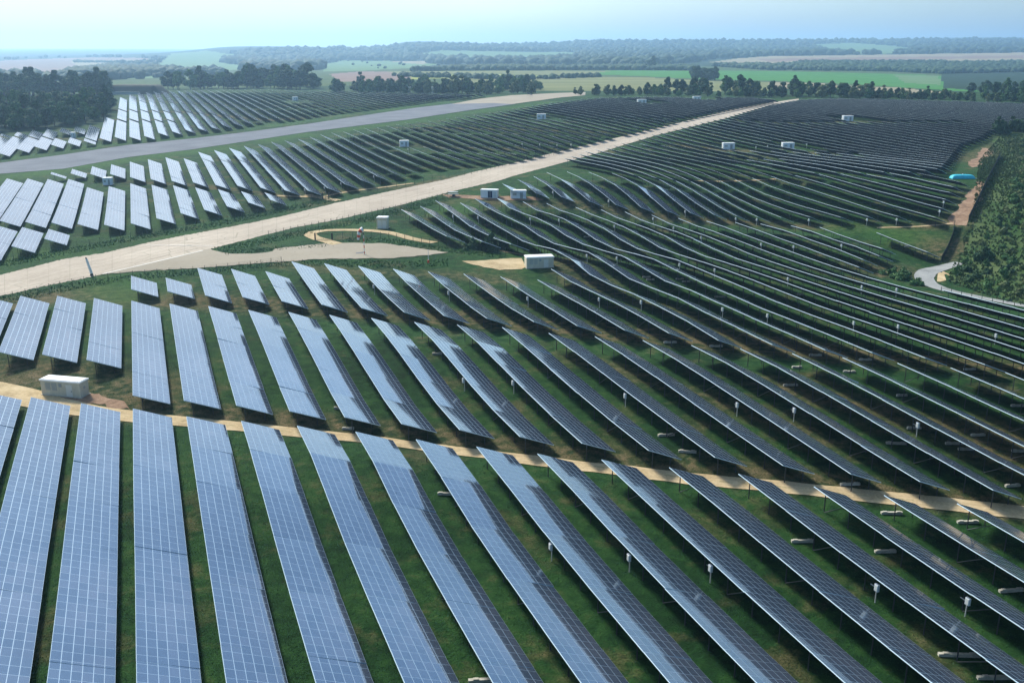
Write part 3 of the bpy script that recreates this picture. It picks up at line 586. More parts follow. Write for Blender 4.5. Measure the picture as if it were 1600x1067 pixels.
# ground kept clear around the far cabins
CLEAR = [(632, 230), (846, 187), (1003, 163), (1089, 158), (1139, 234), (1232, 233.5), (1325, 190), (168, 290), (462, 158), (114, 216.5)]
CLEAR = ground([c[0] for c in CLEAR], [c[1] for c in CLEAR])
for nm, k0, k1, far, near, where in BLOCKS:
    ff, _ = yfun(far); nf, _ = yfun(near); gs = [(yfun(p), h) for b, p, h in GAPS if b == nm]
    if nm in ('A',):
        nf = lambda x: 38.
    for k in range(k0, k1+1):
        x = X0+k*PITCHM; ya, yb = nf(x), ff(x)
        # keep what lies inside the picture plus a margin
        yy = np.arange(ya, yb, 2.) if yb > ya else np.array([])
        if len(yy) < 2: continue
        px, py, w = project(np.full(len(yy), x+2.5), yy, hz(np.full(len(yy), x), yy)+2)
        ok = (w > 5) & (px > -140) & (px < 1740) & (py < 1330)
        if not ok.any(): continue
        yy = yy[ok]; segs = [(yy[0], yy[-1] if yy[-1] < yb-3 else yb)]
        if yy[0] <= ya+.01: segs = [(ya, segs[0][1])]
        for (gf, (ga, gb)), h in gs:
            if ga-2 <= x <= gb+2:
                g_ = gf(x); ns = []
                for a, b in segs:
                    if a < g_-h < b or a < g_+h < b:
                        if g_-h > a: ns.append((a, g_-h))
                        if b > g_+h: ns.append((g_+h, b))
                    else: ns.append((a, b))
                segs = ns
        for cx_, cy_, _ in CLEAR:
            if -9 < cx_-x-2.4 < 9:
                ns = []; fr = 15+.02*cy_
                for a, b in segs:
                    if cy_+7 > a and cy_-fr < b:
                        if cy_-fr > a: ns.append((a, cy_-fr))
                        if b > cy_+7: ns.append((cy_+7, b))
                    else: ns.append((a, b))
                segs = ns
        for a, b in segs:
            if b-a > 5:
                xm, ym = x+2.4, (a+b)/2; zz = float(hz(xm, ym)[0]); w = float(project(np.array([xm]), np.array([ym]), np.array([zz]))[2][0])
                SEG.append(dict(b=nm, k=k, x=x, a=a, e=b, where=where, w=w, size=(b-a)/w/w))
print('row segments', len(SEG))
# neighbouring rows whose ends differ by a few decimetres only are built to whole tables
TL = 10.8
def row_mesh(x, a, b, org, th=.08):
    nt = max(1, int(round((b-a)/TL))); ks = np.linspace(a, b, nt+1)
    zc = hz(np.full(nt+1, x+2.4), ks)
    # smooth out short bumps: the racking follows the ground in straight lengths
    v, f, mi_, uv = [], [], [], []
    for i in range(nt):
        y0, y1 = ks[i]+(.012 if i else 0), ks[i+1]-(.012 if i < nt-1 else 0)
        dz = rng.randn()*.016; tj = TILT + math.radians(rng.randn()*.4)
        u0, u1 = ks[i]-a, ks[i+1]-a; c = len(v)
        nn = (-math.sin(tj)*-1, 0, math.cos(tj))  # outward normal of the glass (+x, up)
        for yy, zz in ((y0, zc[i]), (y1, zc[i+1])):
            mid = zz + ZH - PW*ST_/2 + dz
            hx, hz_ = x + PW*CT_/2 - PW/2*math.cos(tj), mid + PW/2*math.sin(tj)
            lx, lz = x + PW*CT_/2 + PW/2*math.cos(tj), mid - PW/2*math.sin(tj)
            v += [(hx, yy, hz_), (lx, yy, lz), (hx-nn[0]*th, yy, hz_-nn[2]*th), (lx-nn[0]*th, yy, lz-nn[2]*th)]
        f += [(c, c+1, c+5, c+4), (c+2, c+6, c+7, c+3), (c, c+4, c+6, c+2), (c+1, c+3, c+7, c+5), (c, c+2, c+3, c+1), (c+4, c+5, c+7, c+6)]
        mi_ += [0, 2, 1, 1, 1, 1]
        q = [(u0, PW), (u0, 0), (u1, 0), (u1, PW)]; uv += q + [(0, 0)]*20
    v = [(p[0]-org[0], p[1]-org[1], p[2]-org[2]) for p in v]
    return v, f, mi_, uv, ks, zc
def mk_panel_mesh(name, v, f, mi_, uv):
    me_ = mesh_from(name, v, f, mi_); l = me_.uv_layers.new(name='UVMap'); l.data.foreach_set('uv', np.array(uv, np.float32).ravel())
    for q in ('solar_glass', 'panel_frame', 'panel_back'): me_.materials.append(M[q])
    return me_
# shared small parts
def post_mesh(h, r=.055):
    return MB().box((0, 0, h/2-.35), (r*2, r*1.4, h+.7)).mesh('post')
XR, XF = 1.15, PW*CT_-1.15
HR, HF = ZH-XR*math.tan(TILT)-.18, ZH-XF*math.tan(TILT)-.18
POST_R, POST_F = post_mesh(HR), post_mesh(HF)
for q in (POST_R, POST_F): q.materials.append(M['steel'])
BRACE = MB().bar((0, -1.8, HR-.1), (0, 1.8, .05), .05).mesh('brace'); BRACE.materials.append(M['steel'])
ORD = ['leftmost', 'second', 'third', 'fourth', 'fifth', 'sixth', 'seventh', 'eighth', 'ninth', 'tenth', 'eleventh', 'twelfth', 'thirteenth', 'fourteenth', 'fifteenth', 'sixteenth', 'seventeenth', 'eighteenth', 'nineteenth', 'twentieth', 'twenty-first', 'twenty-second', 'twenty-third', 'twenty-fourth', 'twenty-fifth', 'twenty-sixth', 'twenty-seventh', 'twenty-eighth', 'twenty-ninth', 'thirtieth']
SEG.sort(key=lambda s: -s['size'])
for i, s in enumerate(SEG): s['own'] = i < 300
cnt = {}
for s in sorted(SEG, key=lambda s: (s['b'], s['k'], -s['a'])):
    c_ = cnt.setdefault(s['b'], {'ks': []})
    if s['k'] not in c_['ks']: c_['ks'].append(s['k'])
    s['ord'] = c_['ks'].index(s['k'])
LOOK = {'A': 'blue gridded solar row', 'B': 'blue solar row', 'L': 'short blue solar row', 'C': 'pale blue solar row', 'D': 'long rippling solar row', 'D1': 'curved solar row', 'D2': 'dark solar row',
        'D3': 'dark solar row', 'D4': 'single short solar row', 'E': 'narrow dark solar row', 'F': 'distant dark solar row', 'H0': 'small square solar row', 'H1': 'bright silvery solar row', 'H2': 'silvery solar row', 'H3': 'slender solar row', 'N': 'distant silvery solar row'}
ROWS = {}
stuffv, stufff, stuffm, stuffuv = [], [], [], []
nposts = 0
for s in SEG:
    x, a, b = s['x'], s['a'], s['e']
    if not s['own']:
        v, f, mi_, uv, ks, zc = row_mesh(x, a, b, (0, 0, 0), .035); c = len(stuffv)
        stuffv += v; stufff += [[q+c for q in ff_] for ff_ in f]; stuffm += mi_; stuffuv += uv
        # its posts, too small to be told apart
        mb = MB()
        for y in np.arange(a+2, b-1, 8.):
            z = float(np.interp(y, ks, zc)); mb.box((x+XR, y, z+HR/2-.2), (.12, .12, HR+.4), mi=2)
        c = len(stuffv); stuffv += mb.v; stufff += [[q+c for q in ff_] for ff_ in mb.f]; stuffm += mb.m; stuffuv += [(0, 0)]*(4*len(mb.f))
        continue
    ym = (a+b)/2; org = (x+PW*CT_/2, ym, float(hz(x+2.4, ym)[0]))
    root = empty('solar_panel_row', org)
    few = s['b'] in ('D3', 'D4')
    if s['b'] in ('F', 'H3', 'N'):
        lab = {'F': 'distant dark solar row in the far field right of the pale runway', 'H3': 'slender solar row in the long block between taxiway and runway', 'N': 'distant silvery solar row beyond the grey taxiway'}[s['b']]
    elif few: lab = LOOK[s['b']] + ' ' + s['where']
    else: lab = '%s %s %s' % (ORD[s['ord']], LOOK[s['b']], s['where'])
    tag(root, lab, 'solar panel row', {'F': 'solar rows in the far field right of the runway', 'H3': 'solar rows between taxiway and runway', 'N': 'solar rows beyond the taxiway'}.get(s['b'], 'rows of solar panels on the grass'))
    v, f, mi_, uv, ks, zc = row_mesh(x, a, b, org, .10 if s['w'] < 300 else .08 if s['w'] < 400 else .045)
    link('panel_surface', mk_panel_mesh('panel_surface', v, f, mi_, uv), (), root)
    zi = lambda y: float(np.interp(y, ks, zc))
    near_ = s['w'] < 330
    # racking: purlins under the glass and a rafter at each pair of posts
    mb = MB()
    npst = max(2, int((b-a-1.6)/4.2)+1) if s['w'] < 330 else max(2, int((b-a-1.6)/9)+1)
    npst = min(npst, 44); ys = np.linspace(a+.9, b-.9, npst)
    if near_:
        for i in range(len(ks)-1):
            for vx_ in (.55, 2.0, 3.5, 4.9):
                dx = vx_*CT_; dzz = -vx_*ST_-.14
                mb.bar((x+dx-org[0], ks[i]-org[1], zc[i]+ZH+dzz-org[2]), (x+dx-org[0], ks[i+1]-org[1], zc[i+1]+ZH+dzz-org[2]), .045)
        for y in ys:
            z = zi(y)
            mb.bar((x+.3-org[0], y-org[1], z+ZH-.3*math.tan(TILT)-.2-org[2]), (x+PW*CT_-.3-org[0], y-org[1], z+ZH-(PW*CT_-.3)*math.tan(TILT)-.2-org[2]), .05)
        mb.build('support_rail', [M['steel']], root)
    for j_, y in enumerate(ys):
        z = zi(y)-org[2]
        link('post', POST_R, (), root, (x+XR-org[0], y-org[1], z)); nposts += 1
        if near_: link('post', POST_F, (), root, (x+XF-org[0], y-org[1], z)); nposts += 1
        if near_ and j_ % 5 == 3: link('brace', BRACE, (), root, (x+XR-org[0]-.12, y-org[1]-2.0, z))
    ROWS.setdefault(s['k'], []).append((a, b, root, org, ks, zc))
if stuffv:
    o = link('solar_panel_rows', mk_panel_mesh('solar_panel_rows', stuffv, stufff, stuffm, stuffuv))
    tag(o, 'many far-off dark solar rows merging towards the tree line', 'solar panel rows', kind='stuff')
print('posts', nposts, 'rows', len([s for s in SEG if s['own']]))
# ------------------------------------------------------------------ combiner boxes bolted to the rows' tall side
BOX = MB().box((0, 0, 0), (.26, .5, .78)).mesh('combiner_box'); BOX.materials.append(M['box_white'])
BOXD = MB().box((-.15, 0, 0), (.04, .38, .6)).mesh('box_door'); BOXD.materials.append(M['cabin_trim'])
BSTAND = MB().box((0, 0, -1.25), (.10, .10, 1.5)).box((.1, .5, -.35), (.07, 1., .07)).mesh('box_stand'); BSTAND.materials.append(M['cabin_louvre'])
BOXES = [(803, 598), (727, 592), (977, 613), (1152, 632), (1244, 638), (1435, 654), (1110, 885), (985, 867), (865, 853), (1376, 916), (1514, 939), (939, 465), (1001, 472), (1131, 481), (1201, 489),
         (826, 464), (588, 443), (705, 453), (1118, 418), (1231, 432), (960, 351), (1052, 361), (1097, 368), (1190, 381), (1239, 384), (1273, 346), (1360, 346), (1406, 346), (1466, 335), (1474, 322), (857, 309), (945, 323), (1024, 333),
         (1064, 337), (1147, 344), (1189, 344), (830, 340), (873, 343), (709, 335), (748, 336), (963, 400), (916, 398), (1064, 410), (1335, 502), (1407, 508), (1553, 523), (1345, 446), (1403, 452), (1316, 383),
         (439, 298), (474, 299), (504, 297), (529, 291), (579, 283), (630, 233), (1182, 228), (1200, 229), (1260, 229), (815, 228), (843, 227), (870, 227), (897, 228), (923, 222), (933, 218)]
for px, py in BOXES:
    best = None
    for k, l in ROWS.items():
        x = X0+k*PITCHM
        for (a, b, root, org, ks, zc) in l:
            ys = np.arange(a+.8, b-.5, 1.); 
            if not len(ys): continue
            z = np.interp(ys, ks, zc)+ZH-1.15; qx, qy, w = project(np.full(len(ys), x+.2), ys, z); d = np.hypot(qx-px, qy-py); i = d.argmin()
            if best is None or d[i] < best[0]: best = (d[i], x, ys[i], z[i], root, org)
    if best[0] > 14: continue
    _, x, y, z, root, org = best; sc = 1.
    o = link('combiner_box', BOX, (), root, (x+.25-org[0], y-org[1], z-org[2]))
    link('box_stand', BSTAND, (), o, (.28, .3, 0)); link('box_door', BOXD, (), o, (0, 0, 0))

# ------------------------------------------------------------------ concrete beams lying across under the rows
BEAMS = [(529, 639, .8), (544, 671, 1), (683, 554, 1), (697, 773, 1.2), (1041, 681, 1.4), (1074, 707, 1.4), (1235, 603, 1.4), (1409, 619, 1), (1254, 847, 1.5), (1383, 863, 1.4), (1393, 803, 1.5), (1512, 817, 1.5), (1580, 924, 1.6), (1498, 1025, 2.2), (1562, 1060, 2.4),
         (1400, 694, 1.6), (1492, 694, 1.6), (1512, 703, 1.6), (1594, 706, 1.4), (1428, 670, 1.2), (1528, 681, 1.2), (1328, 758, 1.5), (1047, 536, 1.4), (1119, 542, 1.4), (1274, 556, 1.3), (1352, 563, 1.3), (1515, 578, 1.3), (1245, 575, 1), (1327, 582, 1.2), (1590, 635, 1.2), (765, 1064, 2.2),
         (1010, 434, 1.1), (1016, 438, 1.1), (1062, 437, 1.1), (1072, 441, 1.1), (1125, 465, 1.3), (1250, 461, .8), (1418, 386, 1.1), (917, 371, 1), (1582, 760, 1.2)]
for i, (px, py, L_) in enumerate(BEAMS):
    g = G(px, py); ln = 1.75*L_
    o = MB().box((0, 0, .17), (ln, .36, .3)).box((-ln*.32, 0, .36), (.5, .3, .08)).box((ln*.32, 0, .36), (.5, .3, .08)).build('concrete_beam', [M['cast_concrete']], None, (g[0], g[1], g[2]))
    o.rotation_euler.z = -YAW + .05 + rng.randn()*.06
    tag(o, 'pale concrete beam lying on the grass beneath the solar rows', 'concrete beam', 'concrete beams lying under the solar rows')

# ------------------------------------------------------------------ transformer cabins
def cabin(px0, px1, pyb, depth, h, roll, label, style='cream', wmax=None, group=None):
    """long side runs between two base pixels; depth goes away from the camera"""
    a = G(px0, pyb[0]); b = G(px1, pyb[1]); L_ = math.hypot(b[0]-a[0], b[1]-a[1]); rz = math.atan2(b[1]-a[1], b[0]-a[0])
    base = min(a[2], b[2], float(hz((a[0]+b[0])/2, (a[1]+b[1])/2)[0]))
    r = empty('transformer_cabin', (a[0], a[1], base), rz); tag(r, label, 'transformer cabin', group)
    wallm = M['cabin_wall'] if style in ('cream', 'tall') else M['box_white']
    MB().box((L_/2, depth/2, h/2-.3), (L_, depth, h+.6)).build('wall', [wallm], r)
    MB().box((L_/2, depth/2, h+.11), (L_+.24, depth+.24, .2)).box((L_/2, depth/2, h+.25), (L_-.1, depth-.1, .10)).build('roof', [M['cabin_roof']], r)
    MB().box((L_/2, depth/2, .02), (L_+.3, depth+.3, .3)).build('plinth', [M['cast_concrete']], r)
    if style == 'cream':
        lv = MB()
        for x0 in (.18, .34):
            for k in range(9): lv.box((L_*x0, -.03, h*.42+k*.14), (L_*.13, .05, .07))
        lv.build('louvre', [M['cabin_louvre']], r)
        d = MB().box((L_*.72, -.03, 1.05), (1.1, .06, 2.05)).build('door', [M['cabin_trim']], r); MB().box((L_*.72+.4, -.09, 1.05), (.05, .08, .2)).build('handle', [M['dark_steel']], d)
        MB().box((L_+.03, depth*.5, h*.62), (.06, .4, .35)).build('vent', [M['cabin_louvre']], r)
        MB().box((L_*.5, -.04, h-.55), (.5, .06, .55)).build('vent', [M['door_grey']], r)
    elif style == 'dark_door':
        d = MB().box((L_*.57, -.03, h*.47), (L_*.26, .08, h*.9)).build('door', [M['door_dark']], r); MB().box((L_*.57, -.08, h*.47), (.08, .04, h*.88)).build('door_post', [M['cabin_trim']], d)
        lv = MB(); [lv.box((L_*.85, -.03, .5+k*.2), (L_*.18, .05, .08)) for k in range(9)]; lv.build('louvre', [M['cabin_louvre']], r)
    elif style == 'tall':
        for q in (.28, .72): MB().box((L_*q, -.03, h*.42), (L_*.36, .06, h*.72)).build('door', [M['cabin_trim']], r)
        MB().box((L_*.72, -.25, .1), (.9, .6, .3)).build('step', [M['cast_concrete']], r)
    else:
        MB().box((L_*.7, -.03, h*.45), (L_*.2, .06, h*.8)).build('door', [M['door_grey']], r)
        MB().box((L_*.25, -.03, h*.6), (L_*.25, .06, h*.3)).build('louvre', [M['cabin_louvre']], r)
    # left end door
    MB().box((-.03, depth*.5, h*.45), (.06, depth*.5, h*.8)).build('end_door', [wallm if style == 'cream' else M['cabin_trim']], r)
    return r
cabin(66, 127, (617, 622.5), 2.1, 2.45, 0, 'long cream transformer cabin beside the sandy track at the left edge')
cabin(823, 865, (420, 417.5), 2.9, 2.55, 0, 'long cream transformer cabin with a white roof at the end of the sandy yard')
cabin(751, 777, (309.5, 310), 2.4, 2.6, 0, 'white cabin with dark blue double door beside the pale runway', 'dark_door')
cabin(798, 822, (310.5, 311), 2.4, 2.6, 0, 'white windowless cabin right of the cabin with the dark door', 'plain')
cabin(589, 605, (357.5, 358), 2.6, 3.1, 0, 'small upright white cabin beside the looping gravel path', 'tall')
FARC = [(625, 639, 230, 'white cabin between thin solar rows just above the pale runway'), (839, 853, 187, 'far white cabin among dark rows left of the runway, nearest of the three'),
        (997, 1010, 163, 'tiny white cabin among far rows left of the runway, middle of three'), (1084, 1095, 158, 'tiny white cabin near the tree line left of the runway'),
        (1130, 1148, 234, 'white cabin on bare ground, left one of the pair in the dark field'), (1223, 1241, 233.5, 'white cabin on bare ground, right one of the pair in the dark field'),
        (1318, 1333, 190, 'far white cabin standing alone in the dark field right of the runway'), (161, 175, 290, 'white cabin behind the bright panels left of the runway'),
        (459, 466, 158, 'tiny white cabin among the silvery rows beyond the taxiway'), (111, 118, 216.5, 'small white cabin between panels at the foot of the left wood')]
for a_, b_, y_, lab in FARC: cabin(a_, b_, (y_, y_-.3), 2.4, 3.0 if y_ < 200 else 2.8 if y_ < 240 else 2.5, 0, lab, 'plain')
# two pale towers by the far trees
for px, lab in ((639, 'left one of two pale grey towers by the far tree line'), (677, 'right one of two pale grey towers by the far tree line')):
    g = G(px, 146.); r = empty('grey_tower', tuple(g), -YAW); tag(r, lab, 'tower')
    MB().box((0, 0, 2.6), (3.4, 3.4, 5.6)).build('wall', [M['cabin_wall']], r); MB().box((0, 0, 5.6), (3.8, 3.8, .4)).box((-1, 0, 6.1), (.6, .6, .9)).build('roof', [M['cabin_roof']], r)
    MB().box((0, -1.72, 1.1), (1.1, .06, 2.2)).build('door', [M['door_grey']], r)

# ------------------------------------------------------------------ water tank cushion
def tank():
    a = G(1486, 279.5); b = G(1523, 279.5); L_ = math.hypot(*(b-a)[:2]); wd, hh = L_*.42, 1.45
    nu, nv = 28, 16; v, f = [], []
    for i in range(nu+1):
        for j_ in range(nv+1):
            u, q = i/nu*2-1, j_/nv*2-1
            e = (max(0, 1-abs(u)**5))**.42*(max(0, 1-abs(q)**3))**.5
            pin = 1-.06*(1-abs(u)**4)*0
            v.append((u*L_/2*(1-.03*q*q), q*wd/2*(1-.05*abs(u)**3), .04+hh*e*(1+.03*math.sin(u*9)*math.cos(q*4))))
    for i in range(nu):
        for j_ in range(nv):
            c = i*(nv+1)+j_; f.append((c, c+nv+1, c+nv+2, c+1))
    me_ = mesh_from('tank_cushion', v, f, smooth=True); m_ = (a+b)/2
    r = empty('water_tank', (m_[0], m_[1]+wd*.1, float(hz(m_[0], m_[1])[0])+.05), math.atan2((b-a)[1], (b-a)[0])); tag(r, 'turquoise cushion shaped water tank lying on grass by the dark fence', 'water tank')
    link('tank_skin', me_, [M['tank_skin']], r)
    MB().bar((0, 0, hh), (0, 0, hh+.22), .22, 10).build('filler_cap', [M['box_white']], r)
    MB().bar((L_/2-.3, -wd*.2, .25), (L_/2+.9, -wd*.25, .12), .1, 8).build('valve', [M['box_white']], r)
tank()

# ------------------------------------------------------------------ windsock on the apron
def windsock():
    g = G(569.5, 398.); r = empty('windsock', tuple(g)); tag(r, 'red and white windsock hanging from a banded pole on the apron', 'windsock')
    Hp = 5.0
    p = MB(); nb = 6
    for k in range(nb): p.bar((0, 0, Hp*k/nb), (0, 0, Hp*(k+1)/nb), .10, 8, mi=k % 2)
    p.build('pole', [M['sock_red'], M['sock_white']], r)
    q = link('arm', MB().bar((0, 0, Hp), (-.35, 0, Hp+.9), .06, 6).bar((-.75, -.1, Hp+1.5), (.1, .1, Hp+1.5), .05, 6).bar((0, 0, Hp), (0, 0, Hp+1.6), .05, 6).mesh('arm'), [M['dark_steel']], r)
    # drooping sock: rings along a curve, open at the mouth
    pts = [(-.15, 0, Hp+1.5, .62), (-.65, -.05, Hp+1.35, .58), (-1.05, -.08, Hp+.85, .50), (-1.25, -.1, Hp+.2, .42), (-1.38, -.1, Hp-.5, .34), (-1.5, -.1, Hp-1.1, .26)]
    nv = 12; v, f, mi_ = [], [], []
    for i, (x, y, z, rr) in enumerate(pts):
        nx = Vector(pts[min(i+1, 5)][:3])-Vector(pts[max(i-1, 0)][:3]); nx.normalize(); u = nx.orthogonal().normalized(); w = nx.cross(u)
        for k in range(nv):
            e = Vector((x, y, z))+(u*math.cos(2*math.pi*k/nv)+w*math.sin(2*math.pi*k/nv))*rr*(1+.08*math.sin(k*3+i)); v.append(tuple(e))
    for i in range(5):
        for k in range(nv): f.append((i*nv+k, i*nv+(k+1) % nv, (i+1)*nv+(k+1) % nv, (i+1)*nv+k)); mi_.append(i % 2)
    me_ = mesh_from('sock', v, f, mi_, True); link('sock', me_, [M['sock_white'], M['sock_red']], r)
    MB().box((0, 0, .1), (.7, .7, .25)).build('footing', [M['cast_concrete']], r)
windsock()
# the windsock's shadow, painted on the apron as a dark strip at its foot
ribbon('windsock_shadow', M['asphalt'], [(556, 396.5), (570, 395), (584, 396)], 1.0, .16, 3, .4)
# leaning white marker pole with a black foot at the runway's edge
g = G(143.5, 431); r = empty('marker_pole', tuple(g)); tag(r, 'white marker pole with a black foot at the edge of the pale runway', 'marker pole')
MB().bar((0, 0, .55), (-.75, .5, 4.0), .34, 12, .24).build('pole', [M['sock_white']], r); MB().bar((0, 0, 0), (0, 0, .6), .42, 10, .3).build('foot', [M['box_dark']], r)
MB().bar((-.75, .5, 4.0), (-.83, .55, 4.4), .2, 10, .08).build('tip', [M['dark_steel']], r)
# slender sign mast beside the windsock's apron
g = G(669.5, 411); r = empty('mast', tuple(g)); tag(r, 'thin pale mast standing in the grass right of the windsock', 'mast')
MB().bar((0, 0, 0), (0, 0, 3.4), .07, 6, .05).build('pole', [M['sock_white']], r); MB().box((0, 0, .4), (.35, .35, .7)).build('foot', [M['sock_red']], r)

# ------------------------------------------------------------------ fences
def fence(name, label, pts, h, spacing=3., pr=.05, wire=True, mesh_m='wire', post_m='post_green', solid=False, maxposts=95):
    a = world_line(pts); s = np.concatenate([[0], np.cumsum(np.hypot(*np.diff(a[:, :2], axis=0).T))]); n_ = min(maxposts, int(s[-1]/spacing)+1)
    q = np.linspace(0, s[-1], n_); X_, Y_ = np.interp(q, s, a[:, 0]), np.interp(q, s, a[:, 1]); Z_ = hz(X_, Y_)
    o0 = (X_[0], Y_[0], Z_[0]); r = empty(name, o0); tag(r, label, 'fence')
    pm = MB().box((0, 0, h/2-.1), (pr*2, pr*2, h+.3)).mesh('post'); pm.materials.append(M[post_m])
    for i in range(n_): link('post', pm, (), r, (X_[i]-o0[0], Y_[i]-o0[1], Z_[i]-o0[2]))
    v, f = [], []
    mb = MB()
    for i in range(n_-1):
        p0 = Vector((X_[i]-o0[0], Y_[i]-o0[1], Z_[i]-o0[2])); p1 = Vector((X_[i+1]-o0[0], Y_[i+1]-o0[1], Z_[i+1]-o0[2]))
        if solid:
            c = (p0+p1)/2; d = p1-p0; mb.v += [tuple(p0), tuple(p1), tuple(p1+Vector((0, 0, h))), tuple(p0+Vector((0, 0, h)))]; c_ = len(mb.v)-4
            nrm = Vector((-d.y, d.x, 0)).normalized()*.06
            mb.v += [tuple(p0+nrm), tuple(p1+nrm), tuple(p1+nrm+Vector((0, 0, h))), tuple(p0+nrm+Vector((0, 0, h)))]
            for q_ in ((0, 1, 2, 3), (7, 6, 5, 4), (3, 2, 6, 7), (0, 4, 5, 1)): mb.f.append([c_+k for k in q_]); mb.m.append(0)
        else:
            for k in range(5): z = Vector((0, 0, h*(.12+.86*k/4))); mb.bar(p0+z, p1+z, .012, 3)
            for k in range(1, 8): t = k/8; p = p0.lerp(p1, t); mb.bar(p+Vector((0, 0, .1)), p+Vector((0, 0, h)), .010, 3)
    mb.build('mesh_panel', [M[mesh_m]], r)
    return r
fence('mesh_fence', 'green wire fence along the near side of the pale runway at the left', [(-20, 478), (40, 466), (100, 452), (160, 441), (240, 434), (320, 428), (400, 420), (440, 414)], 2., 2.6)
fence('mesh_fence', 'green wire fence on the verge left of the pale runway below the bright panels', [(-20, 412), (60, 398), (140, 386), (210, 372), (300, 360), (420, 333), (520, 312)], 2., 3.2)
fence('mesh_fence', 'green wire fence between the runway and the slope left of the small upright cabin', [(420, 372), (500, 356), (560, 343), (620, 330), (700, 309)], 2., 2.6)
fence('mesh_fence', 'green wire fence above the windsock apron along the gravel path', [(520, 374), (560, 371), (600, 373), (660, 381), (700, 387), (790, 398)], 1.8, 2.6)
fence('mesh_fence', 'green wire fence beside the far verge of the runway right of the track', [(560, 304), (640, 290), (740, 272), (820, 252), (880, 240)], 2., 4.)
fence('screen_fence', 'long black screen fence beside the orange dirt path', [(1562, 246), (1556, 258), (1540, 290), (1525, 322), (1513, 346)], 2.1, 4., .06, solid=True, mesh_m='mesh_dark')
fence('screen_fence', 'short black screen fence above the curving grey road', [(1491, 354), (1488, 372), (1480, 392), (1470, 410)], 1.9, 3., .06, solid=True, mesh_m='mesh_dark')
fence('mesh_fence', 'pale wire fence behind the grey road at the right edge', [(1470, 458), (1520, 468), (1570, 478), (1640, 491)], 1.6, 2.5)
def gate(px0, px1, py, label, h=1.9):
    a, b = G(px0, py), G(px1, py); L_ = math.hypot(*(b-a)[:2]); r = empty('metal_gate', tuple(a), math.atan2((b-a)[1], (b-a)[0])); tag(r, label, 'gate')
    for x in (0, L_): MB().box((x, 0, h/2), (.28, .28, h+.2)).build('gate_post', [M['dark_steel']], r)
    for s0, s1 in ((.2, L_/2-.05), (L_/2+.05, L_-.2)):
        mb = MB(); mb.bar((s0, 0, .2), (s1, 0, .2), .04).bar((s0, 0, h-.1), (s1, 0, h-.1), .04)
        for x in np.linspace(s0, s1, 8): mb.bar((x, 0, .2), (x, 0, h-.1), .02)
        mb.build('gate_leaf', [M['post_green']], r)
gate(492.5, 519, 375.5, 'dark gate posts across the gravel loop above the apron')
gate(504, 514, 311.5, 'dark gate where a gravel track meets the pale runway', 2.2)
# small dark trailer parked by the track
g = G(708, 307); r = empty('trailer', tuple(g), -.5); tag(r, 'small dark flat trailer parked beside the runway left of the cabins', 'trailer')
MB().box((0, 0, .75), (3.6, 1.7, .18)).box((0, 0, 1.5), (3.4, 1.6, .08)).build('deck', [M['door_grey']], r)
for x in (-1.6, 1.6):
    for y in (-.7, .7): MB().bar((x, y, .8), (x, y, 1.5), .05).build('stanchion', [M['dark_steel']], r)
for y in (-.8, .8): MB().bar((.2, y-.1, .38), (.2, y+.1, .38), .38, 14).build('wheel', [M['box_dark']], r)
MB().bar((-1.8, 0, .7), (-3, 0, .5), .06).build('drawbar', [M['dark_steel']], r)
# cable trench covers / small kiosks by the rows in the far field
for px, py in ((1182, 243), (1232, 237)):
    pass

# earth-covered shelter at the wood's edge
def shelter():
    a = G(168, 147.5); b = G(262, 147.5); L_ = math.hypot(*(b-a)[:2]); rz = math.atan2((b-a)[1], (b-a)[0]); m_ = (a+b)/2
    r = empty('aircraft_shelter', (m_[0], m_[1]+8, m_[2]-1), rz); tag(r, 'low earth-covered shelter with a grassy sloping roof at the wood edge', 'shelter')
    v, f = [], []; nu, nv = 36, 16; W_ = 34.
    for i in range(nu+1):
        for j_ in range(nv+1):
            u, q = i/nu*2-1, j_/nv*2-1; hh = 9.5*min(1, (1-abs(u))*3.2)*min(1, (1-abs(q))*2.0)
            v.append((u*L_/2, q*W_/2, hh+.4*mnoise.noise(Vector((u*6, q*5, 1)))))
    for i in range(nu):
        for j_ in range(nv): c = i*(nv+1)+j_; f.append((c, c+nv+1, c+nv+2, c+1))
    link('earth_cover', mesh_from('earth_cover', v, f, smooth=True), [M['field_olive_dark']], r)
    MB().box((-8, -W_/2+.5, 1.8), (L_*.62, 1.2, 3.6)).build('front_wall', [M['door_grey']], r)
M['field_olive_dark'] = mat('field_olive_dark', (.07, .07, .045), .95); shelter()

